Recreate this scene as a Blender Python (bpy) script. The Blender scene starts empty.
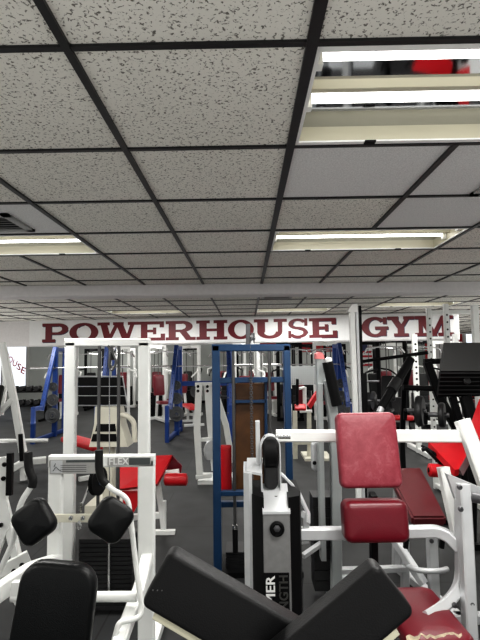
import bpy, bmesh, math, random
from mathutils import Vector, Matrix
random.seed(7)
C = bpy.context.scene.collection
V = Vector
PI = math.pi

# ------------------------------------------------------------------ camera
F = 480.0
CAMZ = 1.65
ROLL = math.radians(-0.75)
_v = Matrix.Rotation(ROLL, 3, 'Z') @ V((6 / F, -38 / F, -1))
YAW = math.atan2(_v.x, -_v.z)
PITCH = math.atan2(-_v.y, math.hypot(_v.x, _v.z))
R = Matrix.Rotation(YAW, 3, 'Z') @ Matrix.Rotation(PI / 2 + PITCH, 3, 'X') @ Matrix.Rotation(ROLL, 3, 'Z')
cd = bpy.data.cameras.new('camera')
cam = bpy.data.objects.new('camera', cd)
C.objects.link(cam)
cd.sensor_fit = 'VERTICAL'; cd.sensor_height = 36.0; cd.lens = 36.0 * F / 640.0
cd.clip_start = 0.05; cd.clip_end = 200
cam.matrix_world = Matrix.Translation((0, 0, CAMZ)) @ R.to_4x4()
bpy.context.scene.camera = cam

def at(px, py, d):
    """world point seen at photo pixel (px,py), d metres into the room"""
    r = R @ V(((px - 240) / F, -(py - 320) / F, -1))
    return V((0, 0, CAMZ)) + r * (d / r.y)

# ------------------------------------------------------------------ materials
def mat(name, col, rough=0.5, metal=0.0, noise=0.0, nscale=30, bump=0.0, bscale=200, emit=None, estr=0, coat=0, spec=0.5):
    m = bpy.data.materials.new(name); m.use_nodes = True
    nt = m.node_tree; b = nt.nodes['Principled BSDF']
    b.inputs['Base Color'].default_value = (*col, 1)
    b.inputs['Roughness'].default_value = rough
    b.inputs['Metallic'].default_value = metal
    b.inputs['Coat Weight'].default_value = coat
    b.inputs['Specular IOR Level'].default_value = spec
    if emit:
        b.inputs['Emission Color'].default_value = (*emit, 1); b.inputs['Emission Strength'].default_value = estr
    if noise or bump:
        tc = nt.nodes.new('ShaderNodeTexCoord')
        if noise:
            n = nt.nodes.new('ShaderNodeTexNoise'); n.inputs['Scale'].default_value = nscale; n.inputs['Detail'].default_value = 5
            cr = nt.nodes.new('ShaderNodeValToRGB')
            cr.color_ramp.elements[0].position = 0.3; cr.color_ramp.elements[1].position = 0.7
            cr.color_ramp.elements[0].color = (*[c * (1 - noise) for c in col], 1)
            cr.color_ramp.elements[1].color = (*[min(1, c * (1 + noise)) for c in col], 1)
            nt.links.new(tc.outputs['Object'], n.inputs['Vector']); nt.links.new(n.outputs['Fac'], cr.inputs['Fac'])
            nt.links.new(cr.outputs['Color'], b.inputs['Base Color'])
        if bump:
            n2 = nt.nodes.new('ShaderNodeTexNoise'); n2.inputs['Scale'].default_value = bscale
            bp = nt.nodes.new('ShaderNodeBump'); bp.inputs['Strength'].default_value = bump; bp.inputs['Distance'].default_value = 0.004
            nt.links.new(tc.outputs['Object'], n2.inputs['Vector']); nt.links.new(n2.outputs['Fac'], bp.inputs['Height'])
            nt.links.new(bp.outputs['Normal'], b.inputs['Normal'])
    return m

M = dict(
    white=mat('white_paint', (0.78, 0.79, 0.77), 0.35, noise=0.05, nscale=6),
    cream=mat('cream_paint', (0.66, 0.64, 0.54), 0.4, noise=0.06, nscale=8),
    beige=mat('beige_steel', (0.55, 0.53, 0.40), 0.45, noise=0.08, nscale=10),
    silver=mat('silver_paint', (0.56, 0.57, 0.58), 0.38, 0.25, noise=0.05, nscale=12),
    grey=mat('grey_paint', (0.34, 0.36, 0.36), 0.45, 0.1, noise=0.05, nscale=8),
    chrome=mat('chrome', (0.6, 0.6, 0.6), 0.18, 1.0),
    rod=mat('guide_rod_steel', (0.13, 0.13, 0.13), 0.3, 0.8),
    steel=mat('dark_steel', (0.10, 0.10, 0.105), 0.4, 0.5, noise=0.15),
    black=mat('black_paint', (0.006, 0.006, 0.0065), 0.5, spec=.12),
    grip=mat('black_rubber_grip', (0.006, 0.006, 0.006), 0.55, spec=.3),
    vinyl=mat('black_vinyl', (0.005, 0.0055, 0.006), 0.34, spec=.3, bump=0.25, bscale=260),
    padblack=mat('matte_black_vinyl', (0.006, 0.006, 0.0065), 0.48, spec=.22, bump=0.2, bscale=320),
    iron=mat('cast_iron_black', (0.014, 0.014, 0.015), 0.5, 0.1, noise=0.2, nscale=40),
    ironlight=mat('cast_iron_grey', (0.045, 0.047, 0.05), 0.5, 0.3, noise=0.2, nscale=40),
    blue=mat('blue_paint', (0.007, 0.036, 0.17), 0.35, noise=0.08, nscale=6),
    navy=mat('navy_blue_paint', (0.007, 0.034, 0.088), 0.35, noise=0.1, nscale=8),
    red=mat('red_vinyl', (0.46, 0.008, 0.014), 0.40, bump=0.15, noise=0.06, nscale=9),
    maroon=mat('maroon_vinyl', (0.085, 0.008, 0.012), 0.42, bump=0.2, noise=0.08, nscale=20),
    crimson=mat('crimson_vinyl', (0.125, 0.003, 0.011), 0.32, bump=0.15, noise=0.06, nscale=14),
    foam=mat('exposed_foam', (0.40, 0.34, 0.24), 0.9, noise=0.3, nscale=60, bump=0.6, bscale=150),
    brown=mat('brown_board', (0.085, 0.034, 0.008), 0.55, noise=0.2, nscale=12),
    sign=mat('sign_board', (0.74, 0.74, 0.74), 0.5, noise=0.02),
    letter=mat('maroon_lettering', (0.12, 0.003, 0.009), 0.5),
    letterblue=mat('navy_outline', (0.015, 0.02, 0.07), 0.5),
    valance=mat('pale_paint', (0.66, 0.64, 0.64), 0.6, noise=0.04),
    wall=mat('pale_wall_paint', (0.52, 0.54, 0.52), 0.7, noise=0.04, nscale=3),
    wallred=mat('red_wall_paint', (0.36, 0.012, 0.018), 0.6, noise=0.04, nscale=3),
    bar=mat('black_ceiling_bar', (0.010, 0.010, 0.011), 0.45),
    whitebar=mat('white_ceiling_bar', (0.6, 0.6, 0.59), 0.45),
    reflect=mat('mirror_reflector', (0.50, 0.51, 0.53), 0.05, 1.0),
    fixwhite=mat('fixture_enamel', (0.52, 0.49, 0.37), 0.4),
    fixlip=mat('fixture_white_lip', (0.8, 0.8, 0.78), 0.4),
    tube=mat('fluorescent_tube', (0.9, 0.9, 0.9), 0.3, emit=(1.0, 0.985, 0.95), estr=6.5),
    placard=mat('placard_grey', (0.36, 0.36, 0.35), 0.5, noise=0.06, nscale=60),
    placarddark=mat('placard_dark', (0.06, 0.07, 0.07), 0.5),
    placardlight=mat('placard_light', (0.75, 0.75, 0.74), 0.5),
    daylight=mat('window_daylight', (0.8, 0.85, 0.9), 0.3, emit=(0.86, 0.92, 1.0), estr=0.95),
    signred=mat('red_window_letters', (0.5, 0.02, 0.02), 0.5),
    flagred=mat('flag_red', (0.35, 0.015, 0.03), 0.8), flagwhite=mat('flag_white', (0.6, 0.6, 0.6), 0.8),
    glass=mat('mirror_glass', (0.35, 0.37, 0.36), 0.08, 0.9),
    vent=mat('vent_metal', (0.30, 0.30, 0.29), 0.5), ventdark=mat('vent_dark', (0.02, 0.02, 0.02), 0.8),
    pink=mat('faded_pink_cap', (0.55, 0.16, 0.16), 0.5),
    shutter=mat('white_shutter', (0.6, 0.6, 0.58), 0.5),
)
# worn pink-red vinyl with scuffs
def worn():
    m = mat('worn_red_vinyl', (0.40, 0.045, 0.065), 0.42)
    nt = m.node_tree; b = nt.nodes['Principled BSDF']; tc = nt.nodes.new('ShaderNodeTexCoord')
    n = nt.nodes.new('ShaderNodeTexNoise'); n.inputs['Scale'].default_value = 16; n.inputs['Detail'].default_value = 9; n.inputs['Roughness'].default_value = 0.75; n.inputs['Distortion'].default_value = 0.3
    cr = nt.nodes.new('ShaderNodeValToRGB')
    e = cr.color_ramp.elements
    e[0].position = 0.35; e[0].color = (0.19, 0.014, 0.026, 1); e[1].position = 0.72; e[1].color = (0.31, 0.085, 0.10, 1)
    k = e.new(0.55); k.color = (0.235, 0.03, 0.045, 1)
    bp = nt.nodes.new('ShaderNodeBump'); bp.inputs['Strength'].default_value = 0.35; bp.inputs['Distance'].default_value = 0.004
    nt.links.new(tc.outputs['Object'], n.inputs['Vector']); nt.links.new(n.outputs['Fac'], cr.inputs['Fac'])
    nt.links.new(cr.outputs['Color'], b.inputs['Base Color']); nt.links.new(n.outputs['Fac'], bp.inputs['Height']); nt.links.new(bp.outputs['Normal'], b.inputs['Normal'])
    return m
M['worn'] = worn()

def tile_mat():
    m = bpy.data.materials.new('acoustic_tile'); m.use_nodes = True
    nt = m.node_tree; L = nt.links; b = nt.nodes['Principled BSDF']; b.inputs['Roughness'].default_value = 0.9
    tc = nt.nodes.new('ShaderNodeTexCoord')
    mp = nt.nodes.new('ShaderNodeMapping'); mp.inputs['Scale'].default_value = (1, 1, 1)
    L.new(tc.outputs['Object'], mp.inputs['Vector'])
    v = nt.nodes.new('ShaderNodeTexNoise'); v.inputs['Scale'].default_value = 105; v.inputs['Detail'].default_value = 3; v.inputs['Roughness'].default_value = 0.55; v.inputs['Distortion'].default_value = 0.6
    L.new(mp.outputs['Vector'], v.inputs['Vector'])
    r1 = nt.nodes.new('ShaderNodeValToRGB'); r1.color_ramp.elements[0].position = 0.375; r1.color_ramp.elements[1].position = 0.425
    r1.color_ramp.elements[0].color = (0.22, 0.21, 0.20, 1); r1.color_ramp.elements[1].color = (1, 1, 1, 1)
    L.new(v.outputs['Fac'], r1.inputs['Fac'])
    n = nt.nodes.new('ShaderNodeTexNoise'); n.inputs['Scale'].default_value = 1.4; n.inputs['Detail'].default_value = 3
    r2 = nt.nodes.new('ShaderNodeValToRGB'); r2.color_ramp.elements[0].color = (0.67, 0.655, 0.60, 1); r2.color_ramp.elements[1].color = (0.77, 0.755, 0.70, 1)
    L.new(mp.outputs['Vector'], n.inputs['Vector']); L.new(n.outputs['Fac'], r2.inputs['Fac'])
    mx = nt.nodes.new('ShaderNodeMix'); mx.data_type = 'RGBA'; mx.blend_type = 'MULTIPLY'; mx.inputs[0].default_value = 1.0
    L.new(r2.outputs['Color'], mx.inputs[6]); L.new(r1.outputs['Color'], mx.inputs[7]); L.new(mx.outputs[2], b.inputs['Base Color'])
    bp = nt.nodes.new('ShaderNodeBump'); bp.inputs['Strength'].default_value = 0.4; bp.inputs['Distance'].default_value = 0.003
    L.new(r1.outputs['Color'], bp.inputs['Height']); L.new(bp.outputs['Normal'], b.inputs['Normal'])
    return m
M['tile'] = tile_mat()
M['tilesmooth'] = mat('fine_speckled_tile', (0.66, 0.66, 0.655), 0.9, noise=0.16, nscale=170)

def floor_mat():
    m = bpy.data.materials.new('rubber_floor'); m.use_nodes = True
    nt = m.node_tree; L = nt.links; b = nt.nodes['Principled BSDF']; b.inputs['Roughness'].default_value = 0.62; b.inputs['Specular IOR Level'].default_value = 0.4
    tc = nt.nodes.new('ShaderNodeTexCoord')
    br = nt.nodes.new('ShaderNodeTexBrick'); br.offset = 0.5; br.inputs['Scale'].default_value = 1.0
    br.inputs['Mortar Size'].default_value = 0.006; br.inputs['Brick Width'].default_value = 1.83; br.inputs['Row Height'].default_value = 1.22
    br.inputs['Color1'].default_value = (0.019, 0.0198, 0.0205, 1); br.inputs['Color2'].default_value = (0.023, 0.0238, 0.025, 1); br.inputs['Mortar'].default_value = (0.006, 0.006, 0.006, 1)
    L.new(tc.outputs['Object'], br.inputs['Vector'])
    n = nt.nodes.new('ShaderNodeTexNoise'); n.inputs['Scale'].default_value = 3; n.inputs['Detail'].default_value = 8
    r = nt.nodes.new('ShaderNodeValToRGB'); r.color_ramp.elements[0].color = (0.6, 0.6, 0.6, 1); r.color_ramp.elements[1].color = (1.35, 1.35, 1.35, 1)
    r.color_ramp.elements[0].position = .3; r.color_ramp.elements[1].position = .7
    L.new(tc.outputs['Object'], n.inputs['Vector']); L.new(n.outputs['Fac'], r.inputs['Fac'])
    mx = nt.nodes.new('ShaderNodeMix'); mx.data_type = 'RGBA'; mx.blend_type = 'MULTIPLY'; mx.inputs[0].default_value = 1.0
    L.new(br.outputs['Color'], mx.inputs[6]); L.new(r.outputs['Color'], mx.inputs[7]); L.new(mx.outputs[2], b.inputs['Base Color'])
    return m
M['floor'] = floor_mat()

# ------------------------------------------------------------------ mesh builder
def rootloc(o):
    p = V((0, 0, 0))
    while o is not None:
        p += o.location; o = o.parent
    return p

def fillet(pts, r=0.05, n=5):
    pts = [V(p) for p in pts]
    if len(pts) < 3: return pts
    out = [pts[0]]
    for a, b, c in zip(pts, pts[1:], pts[2:]):
        u, w = (a - b), (c - b)
        k = min(r, u.length * 0.45, w.length * 0.45)
        p0, p1 = b + u.normalized() * k, b + w.normalized() * k
        for i in range(n + 1):
            t = i / n
            out.append((1 - t) ** 2 * p0 + 2 * t * (1 - t) * b + t * t * p1)
    out.append(pts[-1])
    return out

class MB:
    def __init__(self): self.bm = bmesh.new()
    def ring(self, pts): return [self.bm.verts.new(p) for p in pts]
    def face(self, vs):
        try: return self.bm.faces.new(vs)
        except ValueError: return None
    def skin(self, rings, caps=True, loop=False):
        n = len(rings[0])
        prs = list(zip(rings, rings[1:])) + ([(rings[-1], rings[0])] if loop else [])
        for a, b in prs:
            for i in range(n):
                self.face([a[i], a[(i + 1) % n], b[(i + 1) % n], b[i]])
        if caps and not loop:
            self.face(list(reversed(rings[0]))); self.face(rings[-1])
        return self
    def sweep(self, path, prof, up=V((0, 0, 1))):
        path = [V(p) for p in path]; rings = []
        side_prev = None
        for i, p in enumerate(path):
            if i == 0: t = path[1] - p
            elif i == len(path) - 1: t = p - path[i - 1]
            else: t = (path[i + 1] - p).normalized() + (p - path[i - 1]).normalized()
            t = t.normalized()
            if side_prev is None:
                s = t.cross(V(up))
                if s.length < 0.2: s = t.cross(V((0, 1, 0)))
                if s.length < 0.2: s = t.cross(V((1, 0, 0)))
            else:
                s = side_prev - t * side_prev.dot(t)
            s.normalize(); side_prev = s
            u = s.cross(t)
            k = 1.0
            if 0 < i < len(path) - 1:
                c = t.dot((path[i + 1] - p).normalized()); k = 1 / max(0.5, c)
            rings.append(self.ring([p + s * a * (k if len(path) > 2 else 1) + u * b for a, b in prof]))
        return self.skin(rings)
    def tube(self, path, r, n=12, fil=0.0):
        if fil: path = fillet(path, fil)
        return self.sweep(path, [(r * math.cos(2 * PI * i / n), r * math.sin(2 * PI * i / n)) for i in range(n)])
    def bar(self, path, w, h, up=(0, 0, 1), c=None, fil=0.0):
        """rectangular steel section with chamfered corners; w across, h along up"""
        if fil: path = fillet(path, fil)
        c = min(w, h) * 0.12 if c is None else c
        a, b = w / 2, h / 2
        pr = [(a, -b + c), (a, b - c), (a - c, b), (-a + c, b), (-a, b - c), (-a, -b + c), (-a + c, -b), (a - c, -b)]
        return self.sweep(path, pr, V(up))
    def box(self, lo, hi, c=0.0):
        lo, hi = V(lo), V(hi)
        m = (lo + hi) / 2
        d = hi - lo
        if c <= 0: c = min(d) * 0.04
        return self.bar([(m.x, m.y, lo.z), (m.x, m.y, hi.z)], d.y if False else d.x, d.y, up=(0, 1, 0), c=c)
    def prism(self, pts, depth):
        """planar polygon extruded by vector depth"""
        d = V(depth)
        a = self.ring([V(p) for p in pts]); b = self.ring([V(p) + d for p in pts])
        return self.skin([a, b])
    def lathe(self, p, axis, prof, n=24):
        p, ax = V(p), V(axis).normalized()
        s = ax.cross(V((0, 0, 1)))
        if s.length < .1: s = ax.cross(V((0, 1, 0)))
        s.normalize(); u = s.cross(ax)
        rings = [self.ring([p + ax * h + (s * math.cos(2 * PI * i / n) + u * math.sin(2 * PI * i / n)) * r for i in range(n)]) for r, h in prof]
        return self.skin(rings)
    def disc(self, p, axis, r, t, n=24, e=None):
        e = min(t * .25, r * .2) if e is None else e
        return self.lathe(p, axis, [(r - e, -t / 2), (r, -t / 2 + e), (r, t / 2 - e), (r - e, t / 2)], n)
    def pad(self, c, ux, uy, w, h, t, r=0.03, e=None, taper=1.0, puff=0.06):
        """upholstered cushion: rounded rectangle w x h in the ux,uy plane, thickness t"""
        c, ux, uy = V(c), V(ux).normalized(), V(uy)
        uy = (uy - ux * uy.dot(ux)).normalized(); nz = ux.cross(uy)
        e = t * 0.35 if e is None else e
        def outline(ins, z):
            pts = []
            rr = max(r - ins, 0.004)
            for k, (sx, sy) in enumerate(((1, 1), (-1, 1), (-1, -1), (1, -1))):
                for j in range(6):
                    a = PI / 2 * (k + j / 5)
                    x = sx * (w / 2 - ins - rr) + rr * math.cos(a); y = sy * (h / 2 - ins - rr) + rr * math.sin(a)
                    f = 1 + (taper - 1) * (0.5 + y / h)
                    pts.append(c + ux * x * f + uy * y + nz * z)
            return pts
        rings = []
        for i in range(5):
            a = PI / 2 * i / 4
            rings.append(self.ring(outline(e * (1 - math.sin(a)), -t / 2 + e * (1 - math.cos(a)))))
        for i in range(5):
            a = PI / 2 * (1 - i / 4)
            rings.append(self.ring(outline(e * (1 - math.sin(a)), t / 2 - e * (1 - math.cos(a)))))
        q = min(w, h)
        for ins, z in ((e + q * .10, t / 2 + t * puff * .5), (e + q * .24, t / 2 + t * puff)):
            if ins < q * .45: rings.append(self.ring(outline(ins, z)))
        return self.skin(rings)
    def mat2(self, m):
        self.second = (len(self.bm.faces), m); return self
    def build(self, name, m, parent=None, smooth=40):
        bm = self.bm
        if hasattr(self, 'second'):
            for k, f in enumerate(list(bm.faces)):
                if k >= self.second[0]: f.material_index = 1
        bmesh.ops.recalc_face_normals(bm, faces=bm.faces)
        off = rootloc(parent) if parent else V((0, 0, 0))
        for v in bm.verts: v.co -= off
        for f in bm.faces: f.smooth = True
        th = math.radians(smooth)
        for e in bm.edges:
            if len(e.link_faces) == 2 and e.calc_face_angle(0) > th: e.smooth = False
        me = bpy.data.meshes.new(name); bm.to_mesh(me); bm.free()
        me.materials.append(M[m] if isinstance(m, str) else m)
        if hasattr(self, 'second'): me.materials.append(M[self.second[1]])
        o = bpy.data.objects.new(name, me); C.objects.link(o)
        if parent: o.parent = parent
        return o

def lab(o, label=None, cat=None, group=None, kind=None):
    if label: o['label'] = label
    if cat: o['category'] = cat
    if group: o['group'] = group
    if kind: o['kind'] = kind
    return o
def thing(name, label, cat, loc=(0, 0, 0), group=None):
    o = bpy.data.objects.new(name, None); C.objects.link(o); o.location = loc; o.empty_display_size = .1
    return lab(o, label, cat, group)
def struct(name, mb, m, parent=None):
    o = mb.build(name, m, parent)
    if not parent: o['kind'] = 'structure'
    return o
def dup(root, loc, rz=0, label=None, scale=None):
    r = root.copy(); C.objects.link(r); r.location = loc; r.rotation_euler = (0, 0, rz)
    if scale: r.scale = scale
    if label: r['label'] = label
    def kids(a, b):
        for ch in list(a.children):
            c = ch.copy(); C.objects.link(c); c.parent = b; kids(ch, c)
    kids(root, r)
    return r
def below(*pts):
    n = len(pts); return V((sum(p[0] for p in pts) / n, sum(p[1] for p in pts) / n, 0))

def text(name, s, m, parent, org, ux, uy, w, h, thick=0.002):
    """lettering mesh fitted to w x h with lower left corner org"""
    cu = bpy.data.curves.new('lettering', 'FONT'); cu.body = s; cu.extrude = 0.01
    cu.offset = 0.015; cu.resolution_u = 3
    t = bpy.data.objects.new('lettering', cu); C.objects.link(t)
    dg = bpy.context.evaluated_depsgraph_get()
    me = bpy.data.meshes.new_from_object(t.evaluated_get(dg))
    bpy.data.objects.remove(t); bpy.data.curves.remove(cu)
    xs = [v.co.x for v in me.vertices]; ys = [v.co.y for v in me.vertices]
    x0, x1, y0, y1 = min(xs), max(xs), min(ys), max(ys)
    org, ux, uy = V(org), V(ux).normalized(), V(uy).normalized(); nz = ux.cross(uy)
    off = rootloc(parent) if parent else V((0, 0, 0))
    for v in me.vertices:
        v.co = org + ux * ((v.co.x - x0) / (x1 - x0) * w) + uy * ((v.co.y - y0) / (y1 - y0) * h) + nz * (v.co.z / 0.01 * thick) - off
    me.materials.clear(); me.materials.append(M[m])
    o = bpy.data.objects.new(name, me); C.objects.link(o)
    if parent: o.parent = parent
    return o

# ================================================================== SETTING
CEIL = 2.44
X0, DX = 0.177, 0.618          # ceiling grid
Y0, DY = 1.148, 0.592
struct('floor', MB().box((-11, -3.2, -0.06), (10, 18.2, 0)), 'floor')
# fixtures occupy (column index, row index) pairs, two cells wide
fix_cells = [(0, 0), (0, 3), (-4, 3), (-4, 11), (3, 10), (0, 11), (-9, 9), (6, 12), (-8, 14)]
fill_lamp_cells = [(-6, -3), (0, -3), (6, 4), (-8, 0), (-10, 4), (-1, 16), (6, 18), (-6, 19), (-13, 20), (-2, 23), (4, 24), (10, 20), (-9, 25)]  # unseen fill lamps added at these cells, without fixtures
fx = set()
for i, j in fix_cells: fx |= {(i, j), (i + 1, j)}
vents = {(-3, 2)}
cb = MB()
smooth_cells = {(0, 1), (1, 1), (1, 2), (2, 2), (2, 1), (3, 3), (3, 2), (-3, 2)}
def put_tiles(cells):
    for i, j in cells:
        x, y = X0 + i * DX, Y0 + j * DY
        cb.prism([(x, y, CEIL), (x + DX, y, CEIL), (x + DX, y + DY, CEIL), (x, y + DY, CEIL)], (0, 0, 0.015))
cells = [(i, j) for i in range(-17, 15) for j in range(-7, 28) if (i, j) not in fx and Y0 + (j + 1) * DY < 18]
put_tiles([c for c in cells if c not in smooth_cells])
cb.mat2('tilesmooth')
put_tiles([c for c in cells if c in smooth_cells])
struct('ceiling', cb, 'tile')
# black T bars hang a little below the tiles
tb = MB()
for i in range(-17, 16):
    x = X0 + i * DX
    w = 0.030 if i == 0 else 0.022
    y = -3.0
    segs = []
    skip = sorted(j for (ii, j) in fix_cells if ii + 1 == i)
    for j in skip:
        segs.append((y, Y0 + j * DY)); y = Y0 + (j + 1) * DY
    segs.append((y, 18.0))
    for ya, yb in segs:
        if yb > ya: tb.box((x - w / 2, ya, CEIL - 0.010), (x + w / 2, yb, CEIL + 0.004), 0.001)
struct('trim_1', tb, 'bar')
tb = MB()
for j in range(-6, 28):
    y = Y0 + j * DY
    tb.box((-10.5, y - 0.0095, CEIL - 0.008), (9.5, y + 0.0095, CEIL + 0.003), 0.001)
struct('trim_2', tb, 'bar')
# beam across the ceiling
m = MB(); m.bar([(-10.5, 4.80, CEIL - .06), (9.5, 5.46, CEIL - .06)], .24, .13); struct('trim_3', m, 'valance')
# walls
wt = 0.12
struct('wall_back', MB().box((-11, 18.0, 0), (10, 18.0 + wt, CEIL)), 'wall')
struct('wall_left', MB().box((-11, -3, 0), (-11 + wt, 18, CEIL)), 'wall')
struct('wall_right', MB().box((10 - wt, -3, 0), (10, 18, CEIL)), 'wall')
struct('baseboard_back', MB().box((-10.8, 17.96, 0), (9.8, 18.0, 0.1)), 'black')
# valance that carries the sign, hung from the ceiling 9 m away
def sd(px): return 9.28 - .65 * (px - 30) / 430.0
SZB = CEIL - .02 - .475
def hang(px, off, z): 
    p = at(px, 328, sd(px) + off); return V((p.x, p.y, z))
m = MB(); m.prism([hang(-70, .02, SZB - .02), hang(459, .02, SZB - .02), hang(459, .10, SZB - .02), hang(-70, .10, SZB - .02)], (0, 0, CEIL - .012 - SZB + .02)); struct('trim_4', m, 'valance')

# red painted stretches of the back wall
def wallpatch(name, px0, px1, py0, py1, m, d=17.97):
    a, b = at(px0, py1, d), at(px1, py0, d)
    struct(name, MB().box((a.x, d, max(a.z, 0.1)), (b.x, 17.999, min(b.z, CEIL))), m)
wallpatch('trim_5', 256, 292, 338, 347, 'wallred')
wallpatch('trim_6', 452, 482, 333, 400, 'wallred')
wallpatch('trim_7', 300, 338, 337, 352, 'wallred')

# storefront window at the far left
def window(n, px0, px1, py0, py1, panes):
    d = 17.9
    a, b = at(px0, py1, d), at(px1, py0, d)
    f = MB()
    t = 0.09
    f.box((a.x - t, d - .06, a.z - t), (a.x, d + .1, b.z + t)); f.box((b.x, d - .06, a.z - t), (b.x + t, d + .1, b.z + t))
    f.box((a.x, d - .06, b.z), (b.x, d + .1, b.z + t)); f.box((a.x, d - .06, a.z - t), (b.x, d + .1, a.z))
    for k in range(1, panes):
        x = a.x + (b.x - a.x) * k / panes
        f.box((x - .035, d - .05, a.z), (x + .035, d + .09, b.z))
    o = struct('window_%d' % n, f, 'shutter')
    MB().box((a.x, d + .05, a.z), (b.x, d + .06, b.z)).build('pane', 'daylight', o)
    return o, a, b
w1, wa, wb = window(1, -22, 27, 342, 388, 2)
# painted red words on the glass
for k, ch in enumerate('HOUSE'):
    p = at(3.5 + k * 4.2, 358 + k * 3.6, 17.93)
    text('window_lettering', ch, 'signred', w1, p, V((1, 0, -.55)), V((.3, 0, 1)), 0.17, 0.24)
w2, _, _ = window(2, 466, 477, 334, 349, 1)
# door in the right part of the back wall
def door(n, px0, px1, py0, m, inset):
    d = 17.93
    a, b = at(px0, 400, d), at(px1, py0, d)
    o = struct('door_%d' % n, MB().box((a.x, d, 0.02), (b.x, 17.995, b.z)), m)
    MB().box((a.x + .1, d - .012, b.z * .35), (b.x - .1, d, b.z - .12)).build('pane', inset, o)
    MB().tube([(b.x - .07, d - .05, 1.0), (b.x - .07, d - .05, 1.2)], .014).build('door_handle', 'chrome', o)
door(1, 413, 427, 338, 'wallred', 'glass')
door(2, 432, 446, 339, 'wall', 'valance')

# ------------------------------------------------------------------ light fixtures
def make_fixture():
    t = thing('ceiling_light', 'x', 'ceiling light', (0, 0, CEIL), 'recessed ceiling lights')
    W, D, H = 2 * DX - .03, DY - .028, 0.060
    z = CEIL
    f = MB()   # housing side walls
    th = .006
    f.box((-W / 2, D / 2 - th, z), (W / 2, D / 2, z + H)); f.box((-W / 2, -D / 2, z), (W / 2, -D / 2 + th, z + H))
    f.box((-W / 2, -D / 2, z), (-W / 2 + th, D / 2, z + H)); f.box((W / 2 - th, -D / 2, z), (W / 2, D / 2, z + H))
    f.build('housing', 'fixwhite', t)
    MB().box((-W / 2, -D / 2, z + H), (W / 2, D / 2, z + H + .004)).build('reflector', 'reflect', t)
    MB().prism([(-W / 2, -.03, z + H), (-W / 2, .03, z + H), (-W / 2, .012, z + H - .02), (-W / 2, -.012, z + H - .02)], (W, 0, 0)).build('divider', 'fixwhite', t)
    l = MB()
    l.box((-W / 2, D / 2 - .022, z - .006), (W / 2, D / 2, z)); l.box((-W / 2, -D / 2, z - .006), (W / 2, -D / 2 + .022, z))
    l.box((-W / 2, -D / 2, z - .006), (-W / 2 + .012, D / 2, z)); l.box((W / 2 - .012, -D / 2, z - .006), (W / 2, D / 2, z))
    l.build('lip', 'fixlip', t)
    for x in (-.33, .33):
        MB().box((x - .02, D / 2 - .03, z - .010), (x + .02, D / 2 - .006, z - .004)).build('latch', 'black', t)
    for y in (-.165, .06):
        tb = MB().tube([(-W / 2 + .03, y, z + .046), (W / 2 - .03, y, z + .046)], .0125).build('tube', 'tube', t)
        for s in (-1, 1):
            MB().box((s * (W / 2 - .02) - .012, y - .016, z + .012), (s * (W / 2 - .02) + .012, y + .016, z + H)).build('socket', 'fixlip', t)
    return t
FL = {
 (0, 0): 'large recessed fluorescent light with mirrored reflector, the one closest overhead',
 (0, 3): 'recessed fluorescent light in the second row, just before the beam, above the red machine',
 (-4, 3): 'recessed fluorescent light before the beam, beside the slatted air vent',
 (-4, 11): 'small distant ceiling light above the first letters of the wall sign',
 (3, 10): 'distant bright ceiling light above the last three letter word of the sign',
 (0, 11): 'distant ceiling light above the middle of the long sign board',
 (-9, 9): 'distant ceiling light at the left edge past the beam',
}
fix0 = None
for (i, j) in fix_cells:
    loc = (X0 + (i + 1) * DX, Y0 + (j + .5) * DY, CEIL)
    l = FL.get((i, j), 'recessed fluorescent ceiling light out past the picture edges')
    if fix0 is None:
        fix0 = make_fixture(); fix0.location = loc; fix0['label'] = l
    else: dup(fix0, loc, 0, l)

# air vents
def vent(px, py, lab_, s=.25, off=(0, 0)):
    d = 0
    p = None
    r = R @ V(((px - 240) / F, -(py - 320) / F, -1)); k = (CEIL - CAMZ) / r.z; p = V((0, 0, CAMZ)) + r * k
    c = V((p.x, p.y, CEIL))
    c = c + V((off[0], off[1], 0)); t = thing('ceiling_vent', lab_, 'air vent', c, 'ceiling vents')
    f = MB()
    for a, b in (((-s, -s), (s, -s + .04)), ((-s, s - .04), (s, s)), ((-s, -s), (-s + .04, s)), ((s - .04, -s), (s, s))):
        f.box((c.x + a[0], c.y + a[1], CEIL - .014), (c.x + b[0], c.y + b[1], CEIL - .001))
    f.build('frame', 'vent', t)
    MB().box((c.x - s + .03, c.y - s + .03, CEIL - .004), (c.x + s - .03, c.y + s - .03, CEIL - .001)).build('backing', 'ventdark', t)
    sl = MB()
    for k in range(int((2 * s - .1) / .045)):
        y = c.y - s + .06 + k * .045
        sl.prism([(c.x - s + .04, y, CEIL - .013), (c.x - s + .04, y + .022, CEIL - .004), (c.x - s + .04, y + .025, CEIL - .006), (c.x - s + .04, y + .003, CEIL - .015)], (2 * s - .08, 0, 0))
    sl.build('louvre', 'vent', t)
vent(10, 222, 'square slatted air vent in the ceiling beside a fluorescent light', .17, (-.10, 0))
vent(474, 186, 'square slatted air vent partly cut off by the picture edge, above the red machine', .13, (.16, -.02))
vent(277, 296, 'small distant dark air vent just past the ceiling beam', .2)

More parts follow.
